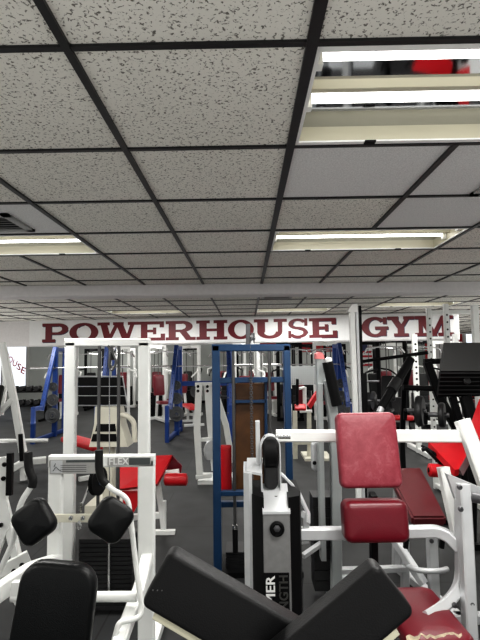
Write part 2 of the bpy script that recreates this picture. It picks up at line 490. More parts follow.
# ------------------------------------------------------------------ sign boards
GL = {}
def rect(x0, y0, x1, y1): return [(x0, y0), (x1, y0), (x1, y1), (x0, y1)]
S = .16   # serif thickness
def serif(xc, w, y): return rect(xc - w / 2, y, xc + w / 2, y + S)
def arcband(cx, cy, rx, ry, tx, ty, a0, a1, n=18):
    polys = []
    for k in range(n):
        a, b = a0 + (a1 - a0) * k / n, a0 + (a1 - a0) * (k + 1) / n
        polys.append([(cx + rx * math.cos(a), cy + ry * math.sin(a)), (cx + rx * math.cos(b), cy + ry * math.sin(b)),
                      (cx + (rx - tx) * math.cos(b), cy + (ry - ty) * math.sin(b)), (cx + (rx - tx) * math.cos(a), cy + (ry - ty) * math.sin(a))])
    return polys
def diag(x0, y0, x1, y1, w): return [(x0 - w / 2, y0), (x0 + w / 2, y0), (x1 + w / 2, y1), (x1 - w / 2, y1)]
ST = .24
GL['P'] = [rect(.12, 0, .12 + ST, 1), rect(0, 0, .50, S), rect(0, 1 - S, .62, 1), rect(.3, .40, .62, .40 + S * .8)] + arcband(.62, .70, .38, .30, .24, .15, -PI / 2, PI / 2)
GL['O'] = arcband(.5, .5, .5, .5, .25, .14, 0, 2 * PI, 32)
GL['W'] = [diag(.27, 0, .14, 1, .17), diag(.27, 0, .50, 1, .10), diag(.71, 0, .52, 1, .17), diag(.71, 0, .87, 1, .10), rect(0, 1 - S, .30, 1), rect(.38, 1 - S, .64, 1), rect(.74, 1 - S, 1, 1)]
GL['E'] = [rect(.12, 0, .12 + ST, 1), rect(0, 0, 1, S), rect(0, 1 - S, .96, 1), rect(.84, 0, 1, .36), rect(.80, .68, .96, 1), rect(.3, .43, .66, .43 + S * .9), rect(.56, .33, .68, .68)]
GL['R'] = [rect(.10, 0, .10 + ST, 1), rect(0, 0, .44, S), rect(0, 1 - S, .56, 1), rect(.3, .42, .58, .42 + S * .8), diag(.80, 0, .56, .48, .24), rect(.70, 0, 1, S)] + arcband(.56, .71, .34, .29, .23, .15, -PI / 2, PI / 2)
GL['H'] = [rect(.10, 0, .10 + ST, 1), rect(.66, 0, .66 + ST, 1), rect(0, 0, .44, S), rect(0, 1 - S, .44, 1), rect(.56, 0, 1, S), rect(.56, 1 - S, 1, 1), rect(.3, .43, .7, .43 + S * .9)]
GL['U'] = [rect(.10, .32, .10 + ST, 1), rect(.72, .32, .86, 1), rect(0, 1 - S, .44, 1), rect(.60, 1 - S, 1, 1)] + arcband(.48, .36, .38, .36, .20, .16, PI, 2 * PI)
GL['S'] = arcband(.5, .72, .46, .28, .22, .14, PI * .12, PI * 1.5) + arcband(.5, .29, .48, .29, .22, .14, -PI * .88, PI * .5) + [rect(.82, .62, .97, 1), rect(.03, 0, .18, .38)]
GL['G'] = arcband(.5, .5, .5, .5, .26, .14, PI * .22, PI * 1.85, 26) + [rect(.50, .36, 1, .36 + S), rect(.70, .05, .92, .50), rect(.80, .64, .94, .97)]
GL['Y'] = [diag(.50, .40, .20, 1, .26), diag(.50, .40, .80, 1, .16), rect(.38, 0, .62, .46), rect(.24, 0, .78, S), rect(0, 1 - S, .42, 1), rect(.60, 1 - S, 1, 1)]
GL['M'] = [rect(.10, 0, .20, 1), rect(.70, 0, .90, 1), diag(.47, 0, .18, 1, .22), diag(.47, 0, .75, 1, .12), rect(0, 0, .32, S), rect(.60, 0, 1, S), rect(0, 1 - S, .26, 1), rect(.70, 1 - S, 1, 1)]
def board(label, px0, px1, letters):
    zt, zb = CEIL - .02, SZB
    q0, q1 = hang(px0, 0, zb), hang(px1, 0, zb)
    t = thing('sign_board', label, 'sign', (q0 + q1) / 2, 'sign boards')
    ux = (q1 - q0).normalized(); n_ = V((-ux.y, ux.x, 0)) * -1
    MB().prism([q0 + n_ * .02, q1 + n_ * .02, q1 - n_ * .008, q0 - n_ * .008], (0, 0, zt - zb)).build('panel', 'sign', t)
    for m, nm, off, dep in (('letterblue', 'lettering_outline', (.012, -.012), .002), ('letter', 'lettering', (0, 0), .008)):
        b = MB()
        for ch, a, z in letters:
            pa, pb = hang(a, 0, 0), hang(z, 0, 0)
            lo, hi = zb + .055, zt - .055
            for k, poly in enumerate(GL[ch]):
                b.prism([pa + (pb - pa) * u + ux * off[0] + n_ * .02 + V((0, 0, lo + (hi - lo) * v + off[1])) for u, v in poly], n_ * (dep + .0003 * (k % 12)))
        b.build(nm, m, t)
board('long white sign board reading a ten letter word in maroon capitals', 30, 349,
      [('P', 43, 69), ('O', 70, 99), ('W', 98, 139), ('E', 138, 165.5), ('R', 166, 196), ('H', 196.5, 227.5), ('O', 228, 254), ('U', 254, 287), ('S', 287.5, 308), ('E', 309, 337)])
board('shorter white sign board reading a three letter word behind the rack posts', 351.5, 459, [('G', 361.5, 388), ('Y', 387, 414), ('M', 414.5, 453)])

# ================================================================== MACHINES CLOSE BY
def A(px, py, d): return at(px, py, d)
X_, Y_, Z_ = V((1, 0, 0)), V((0, 1, 0)), V((0, 0, 1))
def imgpad(mb, tl, tr, bl, br, t, **k):
    """cushion whose face is spanned by four points"""
    c = (tl + tr + bl + br) / 4
    ux = ((tr - tl) + (br - bl)) / 2; uy = ((tl - bl) + (tr - br)) / 2
    return mb.pad(c, ux, uy, ux.length, uy.length, t, **k)
def bolt(parent, p, ax, r=.012, m='steel', name='bolt'):
    return MB().lathe(p, ax, [(r * .9, -.004), (r, .004), (r * .8, .010), (r * .45, .011), (r * .4, .006)], 12).build(name, m, parent)

# ---- V shaped shoulder pads right in front of the camera
d = 1.02
t = thing('calf_raise_machine', 'two thick black pads forming a V on a beige frame, in front of everything', 'gym machine', below(A(285, 640, 1.15)))
# left pad, axis slopes down to the right
def longpad(p_top, p_axis_end, wpx, name):
    a = A(*p_top, d); b = A(*p_axis_end, d)
    ax = (b - a).normalized()
    perp = V((ax.z, 0, -ax.x));
    if perp.z > 0: perp = -perp
    return a, b, ax, perp
wd = .120; tk = .055
for (p0, p1, df_) in (((169, 552), (331, 645), 1.0), ((378, 565), (257, 667), .935)):
    d = df_
    a, b, ax, pp = longpad(p0, p1, 56, '')
    w_ = wd * df_
    ctr = (a + b) / 2 + pp * w_ / 2 + Y_ * tk / 2
    MB().pad(ctr, ax, pp, (b - a).length, w_, tk, r=.016, e=.010, puff=.0).build('shoulder_pad', 'padblack', t)
    m = MB(); m.bar([a + pp * (w_ + .008) + ax * (.035 if df_ > .95 else .05) + Y_ * .035, b + pp * (w_ + .008) - ax * .02 + Y_ * .035], .045, .018, up=pp); m.build('pad_bracket', 'beige', t)
c0 = A(287, 690, 1.06)
m = MB(); m.bar([A(225, 660, 1.06), c0 + V((0, 0, -.06)), A(345, 668, 1.03)], .05, .03); m.build('yoke', 'beige', t)
m = MB(); m.bar([c0 + V((0, 0, -.05)), (c0.x, c0.y, .05)], .06, .06, up=(0, 1, 0)); m.build('post', 'beige', t)
m = MB(); m.box((c0.x - .32, c0.y - .04, 0), (c0.x + .32, c0.y + .04, .06)); m.box((c0.x - .03, c0.y - .5, 0), (c0.x + .03, c0.y + .3, .059)); m.build('base', 'beige', t)
for k in range(3):
    p = A(153 + k * 4.5, 590 + .2 * k, 1.0)
    MB().disc(p, Y_, .0012, .003, 8).build('rivet', 'rod', t)

# ---- pec fly / rear delt machine, left of centre
df, dt = 2.75, 3.35
rt = below(A(100, 600, 3.0))
t = thing('pec_fly_machine', 'white pec fly machine with black diamond arm pads and a black seat back', 'gym machine', rt)
def post(name, px, py0, py1, d, w, m, parent, dp=.06, zlo=None):
    a, b = A(px, py0, d), A(px, py1, d)
    x = a.x
    return MB().bar([(x, d, a.z), (x, d, b.z if zlo is None else zlo)], w, dp, up=(0, 1, 0)).build(name, m, parent)
k = df / 480
post('front_post', 56.5, 460, 0, df, 13 * k, 'white', t, .05, zlo=.05)
post('front_post', 147, 460, 0, df, 15.5 * k, 'white', t, .05, zlo=.05)
m = MB(); m.bar([A(50, 460.8, df), A(155, 460.2, df)], .05, 11.5 * k); m.build('top_bar', 'white', t)
for x_ in (A(56.5, 600, df).x, A(147, 600, df).x):
    MB().box((x_ - .035, df - .04, 0), (x_ + .035, df + .7, .05)).build('base_rail', 'white', t)
MB().box((A(66, 600, 3.3).x, dt - .05, 0), (A(150, 600, 3.3).x, dt + .15, .05)).build('base', 'steel', t)
k = dt / 480
post('tower_post', 71.5, 343, 0, dt, 11 * k, 'white', t, .06, zlo=.05)
post('tower_post', 144.5, 343, 0, dt, 11 * k, 'white', t, .06, zlo=.05)
MB().bar([A(66, 342.5, dt), A(150, 342.5, dt)], .06, 8 * k).build('tower_top', 'white', t)
for px in (99.5, 119):
    p = A(px, 346, dt - .02)
    MB().tube([p, (p.x, p.y, .06)], .0115).build('guide_rod', 'rod', t)
# cable and pulleys
p = A(109.5, 346, dt - .03)
MB().tube([p, A(109.5, 540, dt - .03)], .0035, 6).build('cable', 'chrome', t)
MB().tube([A(108, 346, dt - .05), A(113, 352, dt - .06), A(117, 362, dt - .06), A(112, 371, dt - .06), A(109, 366, dt - .05), A(111, 352, dt - .05)], .010, 8, .03).build('cable_loop', 'rod', t)
def pulley(parent, p, ax, r, m='black'):
    o = MB().lathe(p, ax, [(r * .3, -.014), (r, -.014), (r * .86, -.003), (r * .86, .003), (r, .014), (r * .3, .014)], 24).build('pulley', m, parent)
    MB().lathe(p, ax, [(r * .28, -.02), (r * .28, .02)], 12).build('pulley_hub', 'chrome', o)
    return o
pulley(t, A(113, 353, dt + .0), V((1, .3, 0)), .055, 'steel')
pulley(t, A(98, 481, 3.0), V((1, -.28, 0)), .085)
MB().tube([A(80, 510, 2.9), A(95, 470, 3.0), A(104, 461, 3.1)], .006, 8).build('cable', 'chrome', t)
# weight stack
x0, x1 = A(80, 560, 3.28).x, A(133, 560, 3.28).x
zt = A(100, 537, 3.28).z
n = 15
for i in range(n):
    z = .05 + (zt - .05) * i / n
    MB().box((x0, 3.25, z + .002), (x1, 3.45, z + (zt - .05) / n - .003), .003).build('weight_plate', 'iron', t)
xm = (x0 + x1) / 2
MB().bar([(xm + .03, 3.235, .08), (xm + .03, 3.235, zt + .12)], .014, .010, up=(0, 1, 0)).build('selector_bar', 'chrome', t)
# side lever with bolts, hook
m = MB(); m.bar([A(53, 518, 2.68), A(96, 518, 2.68)], .02, .042); lv = m.build('lever', 'cream', t)
for px in (71, 83): bolt(lv, A(px, 518, 2.66), -Y_, .013, 'chrome')
MB().tube([A(79, 521, 2.64), A(77, 526, 2.64), A(79.5, 530, 2.64), A(81.5, 526, 2.64), A(79, 521, 2.64)], .004, 8, .01).build('hook', 'chrome', t)
MB().tube([A(80, 512, 2.66), A(81, 503, 2.66)], .008, 8).build('cable_end', 'chrome', t)
# placards
q = df - .032
def plate(parent, name, px0, py0, px1, py1, d, m, th=.004):
    a, b = A(px0, py1, d), A(px1, py0, d)
    return MB().box((a.x, d, a.z), (b.x, d + th, b.z), .0008).build(name, m, parent)
pl = plate(t, 'instruction_placard', 49.5, 459.5, 97, 474, q, 'placard')
plate(pl, 'placard_header', 66, 459.8, 96, 462.6, q - .001, 'placarddark', .001)
plate(pl, 'placard_panel', 50.5, 460.5, 62.5, 473, q - .001, 'placardlight', .001).data.materials[0] = M['silver']
m = MB(); m.tube([A(53, 471, q - .002), A(56, 467, q - .002), A(59, 470, q - .002), A(61, 471, q - .002)], .0022, 6); m.tube([A(54, 467, q - .002), A(55.5, 463.5, q - .002)], .0022, 6); m.build('placard_drawing', 'placarddark', pl)
m = MB()
for i in range(4): m.box((A(68, 0, q).x, q - .001, A(68, 465.5 + 2 * i, q).z - .0016), (A(92, 0, q).x, q + .0005, A(68, 465.5 + 2 * i, q).z + .0016), .0002)
m.build('placard_print', 'steel', pl)
np_ = plate(t, 'name_plate', 107.5, 457.2, 151, 465.8, q, 'placard')
text('name_lettering', 'FLEX', 'placardlight', np_, A(109, 464.9, q - .0008), X_, Z_, A(127.5, 0, q).x - A(109, 0, q).x, .038)
plate(np_, 'name_band', 129, 457.8, 150, 465, q - .001, 'placarddark', .001)
# splayed legs toward the viewer
m = MB(); m.bar([A(57, 562, 2.74), A(30, 571, 2.55), A(-30, 612, 2.2)], .05, .085, fil=.05); m.build('side_beam', 'white', t)
m = MB(); m.bar([A(147, 556, 2.74), A(140, 588, 2.5), A(116, 652, 2.15)], .05, .06, up=(1, 0, 0), fil=.05); m.build('side_beam', 'white', t)
MB().tube([A(12, 597, 2.35), A(137, 596.5, 2.35)], .0235, 16).build('pivot_shaft', 'white', t)
m = MB(); m.prism([A(11, 583, 2.33), A(24, 583, 2.33), A(16, 607, 2.33), A(10, 597, 2.33)], (0, .03, 0)); m.build('pivot_bracket', 'white', t)
# arms
def arm(pts, r=.0135): return MB().tube(pts, r, 14, .06).build('arm', 'white', t)
a1 = arm([A(33, 484, 2.32), A(20, 503, 2.33), A(14, 540, 2.34), A(-2, 575, 2.34)])
MB().tube([A(28, 452, 2.32), A(28.5, 468, 2.32), A(33.5, 480, 2.32), A(32, 487, 2.32)], .020, 14, .05).build('grip', 'grip', a1)
a2 = arm([A(105, 483, 2.32), A(113, 490, 2.32), A(128, 498, 2.32), A(132, 530, 2.33), A(137, 574, 2.33), A(142, 608, 2.3), A(140, 617, 2.28), A(128, 621, 2.25), A(119, 622, 2.22), A(113, 645, 2.2)], .0125)
MB().tube([A(99, 450, 2.32), A(99, 470, 2.32), A(102, 480, 2.32), A(107, 485, 2.32)], .019, 14, .05).build('grip', 'grip', a2)
for c, rot, w_, tl in (((34.5, 521.5), 36, .175, -.1), ((111, 519.5), 52, .172, .35)):
    p = A(*c, 2.26)
    ang = math.radians(rot)
    n_ = V((tl, -1, .12)).normalized()
    ux = V((math.cos(ang), 0, math.sin(ang))); ux = (ux - n_ * ux.dot(n_)).normalized(); uy = n_.cross(ux)
    MB().pad(p, ux, uy, w_, w_, .065, r=.045, e=.022, puff=.12).build('arm_pad', 'vinyl', t)
# seat back and seat
p = (A(19, 640, 1.9) + A(93, 640, 1.9)) / 2
c = A(53.5, 622, 1.9)
MB().pad(c, V((1, 0, -.10)), V((.125, .12, 1)), .305, .43, .07, r=.085, e=.022, taper=.95, puff=.06).build('seat_back', 'vinyl', t)
MB().pad(c + V((-.01, -.16, -.30)), X_, Y_, .34, .34, .07, r=.05, e=.02, puff=.1).build('seat', 'vinyl', t)
m = MB(); m.bar([c + V((.0, .07, .05)), c + V((-.02, .07, -.36)), (c.x - .02, 2.0, .05)], .06, .06, up=(1, 0, 0)); m.build('seat_post', 'white', t)
m = MB(); m.box((c.x - .04, 1.6, 0), (c.x + .02, 2.75, .05)); m.build('base', 'white', t)

# ---- partial machine at the left picture edge
t = thing('leg_curl_machine', 'white machine cut off by the picture edge, bolted side plate with a black strip', 'gym machine', below(A(0, 560, 2.95)))
m = MB(); m.prism([A(-30, 462, 2.95), A(5, 457, 2.95), A(8, 460, 2.95), A(6, 500, 2.95), A(11, 520, 2.95), A(-4, 560, 2.95), A(-30, 560, 2.95)], (0, .03, 0)); sp = m.build('side_plate', 'white', t)
for p in ((4.5, 464.5), (3.5, 478.5), (1, 525)): bolt(sp, A(*p, 2.945), -Y_, .014, 'black')
MB().bar([A(10.3, 453, 2.93), A(9.3, 495, 2.93)], .035, .03, up=(0, 1, 0)).build('edge_strip', 'black', t)
m = MB(); m.bar([A(4, 505, 3.0), A(14, 545, 2.97), A(21, 575, 2.95)], .05, .05, up=(1, 0, 0)); m.build('brace', 'white', t)
m = MB(); m.bar([A(-12, 578, 2.88), A(29, 556, 2.97)], .03, .07); br = m.build('foot_plate', 'white', t)
for p in ((22, 565), (14, 571)): bolt(br, A(*p, 2.90), -Y_, .014, 'black')
m = MB(); a = A(-14, 575, 2.95); m.bar([(a.x, a.y, a.z), (a.x, a.y, 0.0)], .07, .07, up=(0, 1, 0)); m.build('post', 'white', t)
a = A(25, 562, 2.97); m = MB(); m.bar([a, (a.x - .03, a.y + .05, 0)], .04, .04, up=(0, 1, 0)); m.build('post', 'white', t)

# ---- preacher bench, red, behind the white machine
t = thing('preacher_curl_bench', 'bright red preacher bench with a padded roller, behind the white fly machine', 'gym machine', below(A(150, 520, 4.7)))
tl, tr, bl, br = A(119, 457, 4.75), A(172, 455, 4.75), A(119, 489, 4.5), A(160, 489, 4.5)
m = MB(); m.prism([tl, tr, A(157, 484, 4.5), bl], V((0, .05, -.03))); m.build('arm_pad', 'red', t)
m = MB(); m.prism([A(122, 491, 4.55), A(140, 491, 4.55), A(137, 506, 4.55), A(131, 517, 4.55), A(124, 512, 4.55)], (0, .06, 0)); m.build('chest_pad', 'red', t)
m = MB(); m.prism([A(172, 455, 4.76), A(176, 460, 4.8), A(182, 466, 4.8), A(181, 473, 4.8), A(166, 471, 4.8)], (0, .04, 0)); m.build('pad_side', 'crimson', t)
m = MB(); m.bar([A(157, 474, 4.7), A(179, 471.5, 4.7)], .05, .045); m.build('roller_arm', 'white', t)
MB().lathe(A(164, 479.5, 4.65), A(187, 479.5, 4.65) - A(164, 479.5, 4.65), [(.03, 0), (.055, .012), (.058, .03), (.058, .195), (.055, .215), (.03, .225)], 20).build('roller_pad', 'red', t)
lg = MB(); lg.bar([A(157, 480, 4.7), A(161, 505, 4.7), A(163.5, 526, 4.7)], .055, .05, up=(1, 0, 0)); lg.build('leg', 'white', t)
lg = MB(); lg.bar([A(126, 480, 4.75), A(124, 524, 4.75)], .055, .05, up=(1, 0, 0)); lg.build('leg', 'white', t)
a = A(155, 526, 4.68); b = A(175, 526, 4.68)
MB().box((a.x, 4.65, 0), (b.x, 4.71, .035)).build('foot', 'white', t)
a = A(124, 524, 4.75); MB().box((a.x - .04, 4.70, 0), (a.x + .04, 4.80, .06)).build('foot', 'white', t)
a = A(163.5, 524, 4.7); MB().bar([(a.x, 4.7, .3), (a.x, 4.7, .02)], .05, .05, up=(0, 1, 0)).build('foot_post', 'white', t)
MB().bar([A(120, 518, 4.7), A(162, 515, 4.7)], .05, .055).build('crossbar', 'white', t)

# ---- seated machine seen through the tower
d5 = 5.4
t = thing('leg_press_machine', 'cream seated machine with a wide black slatted board, seen through the white tower', 'gym machine', below(A(105, 450, d5)))
for i in range(3):
    y0, y1 = 377.5 + 9.3 * i, 386 + 9.3 * i
    m = MB(); o = 1.3 * i
    m.prism([A(78, y0, d5), A(122 + o, y0, d5), A(123.3 + o, y1, d5), A(78, y1, d5)], (0, .03, 0)); m.build('board_panel', 'black', t)
m = MB()
m.tube([A(77, 376.5, d5 + .02), A(122.5, 376.5, d5 + .02), A(127.5, 405.5, d5 + .02), A(77, 405.5, d5 + .02), A(77, 376.5, d5 + .02)], .010, 8)
m.tube([A(77, 386.7, d5 + .01), A(124, 386.7, d5 + .01)], .008, 6); m.tube([A(77, 396, d5 + .01), A(125.5, 396, d5 + .01)], .008, 6)
m.build('board_frame', 'silver', t)
m = MB(); m.prism([A(95, 407, d5 - .1), A(118, 407, d5 - .1), A(121, 425, d5 - .1), A(128, 447, d5 - .1), A(89, 447, d5 - .1), A(94, 425, d5 - .1)], (0, .25, 0)); m.build('shroud', 'cream', t)
for y0, y1, x0, x1 in ((424, 431.5, 97, 115), (434, 441.5, 93, 116)):
    m = MB(); m.prism([A(x0, y0, d5 - .11), A(x1, y0, d5 - .11), A(x1 + 1, y1, d5 - .11), A(x0 - 2, y1, d5 - .11)], (0, .012, 0)); m.build('shroud_pad', 'black', t)
MB().tube([A(118, 414, d5 - .1), A(128, 416, d5 - .1), A(134, 422, d5 - .1), A(135, 442, d5 - .1)], .028, 10, .08).build('side_handle', 'cream', t)
a = A(108, 445, d5); MB().box((a.x - .22, d5 - .1, 0), (a.x + .22, d5 + .5, .08)).build('base', 'cream', t)
MB().bar([(a.x, d5 + .06, a.z), (a.x, d5 + .06, .06)], .12, .12, up=(0, 1, 0)).build('post', 'cream', t)
MB().bar([A(104, 380, d5 + .08), A(106, 440, d5 + .08)], .06, .06, up=(0, 1, 0)).build('board_post', 'black', t)

# ---- navy blue cable tower in the centre
db = 3.8; k = db / 480
t = thing('cable_tower', 'navy blue weight tower with a brown board inside and a hanging chain', 'gym machine', below(A(250, 560, db + .2)))
post('upright', 215.8, 346, 0, db, 7.8 * k, 'navy', t, .06, zlo=0)
post('upright', 286.5, 346, 0, db, 6.8 * k, 'navy', t, .06, zlo=0)
MB().bar([A(212, 348, db), A(290, 347.6, db)], .06, 7 * k).build('top_bar', 'navy', t)
MB().bar([A(218, 380.5, db + .02), A(284, 379.5, db + .02)], .05, 5.5 * k).build('crossbar', 'navy', t)
MB().bar([A(218, 493, db), A(284, 492, db)], .05, 5 * k).build('crossbar', 'navy', t)
MB().bar([A(218, 504, db + .08), A(284, 503, db + .08)], .05, 5.5 * k).build('crossbar', 'navy', t)
for px in (234, 266): MB().bar([A(px, 382, db + .07), A(px, 492, db + .07)], 3 * k, .04, up=(0, 1, 0)).build('inner_post', 'navy', t)
MB().bar([A(234, 401.5, db + .07), A(266, 401.2, db + .07)], .04, 3 * k).build('inner_bar', 'navy', t)
a, b = A(235, 491, db + .1), A(265, 383, db + .1)
MB().box((a.x, db + .095, a.z), (b.x, db + .11, b.z)).build('back_board', 'brown', t)
for px, pe in ((233, 552), (269, 552)):
    p = A(px, 351, db - .01); q2 = A(px, pe, db - .01)
    r_ = MB().tube([p, (p.x, p.y, q2.z)], .0125).build('guide_rod', 'rod', t)
    MB().tube([(p.x, p.y, q2.z), (p.x, p.y, q2.z + .17)], .021).build('rod_sleeve', 'black', r_)
    MB().tube([(p.x, p.y, q2.z + .17), (p.x, p.y, q2.z + .20)], .018).build('rod_collar', 'chrome', r_)
ch = MB()
pc = A(250.3, 338, db - .02)
ze = A(250, 478, db).z
z = pc.z; i = 0
while z > ze:
    w_ = .009
    if i % 2 == 0: ch.tube([(pc.x - w_, pc.y, z), (pc.x - w_, pc.y, z - .022), (pc.x + w_, pc.y, z - .022), (pc.x + w_, pc.y, z), (pc.x - w_, pc.y, z)], .0035, 5)
    else: ch.tube([(pc.x, pc.y - w_, z), (pc.x, pc.y - w_, z - .022), (pc.x, pc.y + w_, z - .022), (pc.x, pc.y + w_, z), (pc.x, pc.y - w_, z)], .0035, 5)
    z -= .019; i += 1
ch.build('chain', 'steel', t)
MB().bar([A(248, 324, db), A(248, 346, db)], .035, .05, up=(0, 1, 0)).build('head_post', 'steel', t)
MB().bar([A(252, 336, db), A(252, 346, db)], .02, .05, up=(0, 1, 0)).build('head_plate', 'silver', t)
pulley(t, pc + V((.02, .03, .0)), X_, .045, 'steel')
a, b = A(220.5, 490, db + .14), A(231.5, 445, db + .14)
MB().pad((a + b) / 2, X_, Z_, abs(b.x - a.x), b.z - a.z, .05, r=.012, e=.01, puff=.05).build('back_pad', 'red', t)
a, b = A(226, 600, db + .0), A(276, 553, db + .0)
for i in range(6):
    h = (b.z - .04) / 6
    MB().box((a.x, db + .03, .04 + h * i), (b.x, db + .25, .04 + h * (i + 1) - .004), .003).build('weight_plate', 'iron', t)
MB().box((A(212, 0, db).x, db - .05, 0), (A(290, 0, db).x, db + .3, .04)).build('base', 'black', t)

# ---- silver tower with belt pulley, white boom and crimson pads
dh = 2.3
t = thing('upper_body_machine', 'silver weight machine with a white boom, worn red back pad and crimson roller', 'gym machine', below(A(300, 600, 2.5)))
fx0, fx1 = A(263, 514, dh).x, A(290, 514, dh).x
zt = A(276, 514, dh).z
MB().box((fx0, dh, .06), (fx1, dh + .03, zt), .004).build('front_panel', 'silver', t).data.materials[0] = mat('brushed_silver', (0.25, 0.25, 0.25), .42, .35, noise=.08)
ztb = A(276, 487, dh + .14).z
m = MB(); m.prism([(fx0 - .002, dh - .004, zt), (fx1 + .002, dh - .004, zt), (fx1 + .002, dh + .16, ztb + .0), (fx0 - .002, dh + .16, ztb + .0)], (0, 0, .012)); m.build('top_plate', 'silver', t)
MB().disc(A(276, 497, dh + .09) + V((0, 0, .004)), Z_, .011, .006, 14).build('hole_plug', 'black', t)
kn = MB().lathe(A(277, 528.5, dh - .001), -Y_, [(.034, 0), (.034, .012), (.027, .016), (.025, .012)], 28).build('knob', 'black', t)
MB().lathe(A(277, 528.5, dh - .012), -Y_, [(.016, -.004), (.016, .006), (.006, .010)], 6).build('knob_hex', 'steel', kn)
bp_ = MB(); a, b = A(264.5, 640, dh), A(289, 572.5, dh)
bp_.box((a.x, dh - .006, a.z), (b.x, dh + .001, b.z), .004); bd = bp_.build('badge', 'black', t)
up_ = Z_
text('badge_lettering', 'HAMMER', 'placardlight', bd, V((a.x + .052, dh - .0072, a.z + .01)), Z_, -X_, b.z - a.z - .02, .042)
text('badge_lettering', 'STRENGTH', 'rod', bd, V((b.x - .006, dh - .0072, a.z + .01)), Z_, -X_, b.z - a.z - .02, .042)
# curved black shrouds on both sides
sx0 = A(247, 560, dh + .1).x; sx1 = A(302, 560, dh + .1).x
ztop = A(262, 470, dh + .22).z
m = MB(); m.prism([(fx0 + .005, dh + .012, .06), (fx0 - .03, dh + .05, .06), (sx0 + .012, dh + .10, .06), (sx0 + .012, dh + .34, .06), (fx0 + .005, dh + .34, .06)], (0, 0, ztop - .14)); m.build('shroud', 'black', t)
m = MB(); m.prism([(fx1 - .005, dh + .012, .06), (fx1 + .05, dh + .04, .06), (fx1 + .062, dh + .10, .06), (fx1 + .062, dh + .34, .06), (fx1 - .005, dh + .34, .06)], (0, 0, ztop - .14)); m.build('shroud', 'black', t)
zl = A(250, 472, dh + .1).z
m = MB(); m.prism([(sx0 - .012, dh + .09, .06), (sx0 + .014, dh + .07, .06), (sx0 + .030, dh + .08, .06), (sx0 + .014, dh + .34, .06), (sx0 - .012, dh + .34, .06)], (0, 0, zl - .06)); m.build('side_panel', 'silver', t)
m = MB(); m.prism([A(246.5, 473, dh + .1), A(262, 476, dh + .08), A(263, 460, dh + .25), A(247, 460, dh + .34)], (0, 0, .012)); m.build('side_cap', 'silver', t)
# cam housing: an arched silver frame around the belt wheel
yc = dh + .15
pA, pB = A(261, 452, yc), A(279.5, 452, yc)
xc, hw = (pA.x + pB.x) / 2, (pB.x - pA.x) / 2
zc = A(270, 446, yc).z
arch = [V((xc - hw, yc, ztb - .02))] + [V((xc - hw * math.cos(PI * i / 12), yc, zc + hw * 1.15 * math.sin(PI * i / 12))) for i in range(13)] + [V((xc + hw, yc, ztb - .02))]
MB().bar(arch, .07, .008, up=(0, 0, 1) if False else (1, 0, 0), c=.002).build('cam_frame', 'silver', t)
w_ = MB(); w_.lathe((xc, yc, zc - .03), X_, [(.03, -.036), (.070, -.036), (.080, -.028), (.080, .028), (.070, .036), (.03, .036)], 32); w_.build('belt_wheel', 'black', t)
m = MB(); m.pad((xc, yc - .022, (zc + ztb) / 2 + .024), X_, Z_, hw * 2 - .024, zc - ztb + .060, .04, r=.030, e=.012, puff=.0); m.build('belt', 'iron', t)
m = MB(); m.bar([A(257.5, 421, dh + .2), A(258.5, 474, dh + .2)], .022, .05, up=(0, 1, 0)); m.build('cam_post', 'silver', t)
m = MB(); m.bar([A(281, 473, dh + .30), A(298, 491, dh + .2), A(308, 513, dh + .12), A(308, 523, dh + .1)], .035, .012, up=(1, 0, 1)); m.build('strap', 'silver', t)
m = MB(); m.bar([A(301, 513, dh + .12), A(306, 516, dh + .12), A(306, 540, dh + .12), A(300, 541, dh + .12)], .03, .02, up=(0, 1, 0)); m.build('bracket', 'silver', t)
# boom
dbm = 2.55
MB().bar([A(276, 435.7, dbm), A(466, 436.2, dbm)], .06, 11 * dbm / 480).build('boom', 'white', t)
MB().tube([A(276, 435.5, dbm), A(290, 435.6, dbm)], .033, 20).build('boom_collar', 'chrome', t)
a = A(270, 436, dbm); MB().bar([(a.x, a.y, a.z - .03), (a.x, a.y, .05)], .05, .05, up=(0, 1, 0)).build('boom_post', 'silver', t)
MB().bar([A(462, 420, dbm - .02), A(470, 440, dbm - .04), A(488, 490, dbm - .1)], .06, .07, up=(1, 0, 0)).build('boom_end', 'white', t)
a = A(488, 490, dbm - .1); MB().bar([a, (a.x + .03, a.y - .05, 0)], .06, .06, up=(0, 1, 0)).build('boom_leg', 'white', t)
# back pad and roller pad
imgpad(MB(), A(335.5, 413.5, 2.38), A(394, 412.5, 2.38), A(339.5, 488.5, 2.30), A(401, 487.5, 2.30), .075, r=.030, e=.02, puff=.08).build('back_pad', 'worn', t)
imgpad(MB(), A(342, 499.5, 2.28), A(405, 498.5, 2.28), A(342.5, 541.5, 2.26), A(407, 540.5, 2.26), .12, r=.036, e=.03, puff=.03).build('roller_pad', 'crimson', t)
m = MB(); a, b = A(373, 500.5, 2.207), A(374.5, 541, 2.19)
m.bar([A(373, 494, 2.37), A(374, 575, 2.42)], .06, .03, up=(1, 0, 0)); m.build('pad_post', 'black', t)
m = MB(); m.bar([A(300, 533.5, 2.42), A(345, 533, 2.42)], .05, 11 * 2.42 / 480); m.build('roller_arm', 'silver', t)
m = MB(); m.bar([A(400, 532, 2.36), A(436, 531, 2.36), A(447, 535, 2.34), A(460, 548, 2.3)], .05, .05, fil=.05); m.build('roller_arm', 'silver', t)
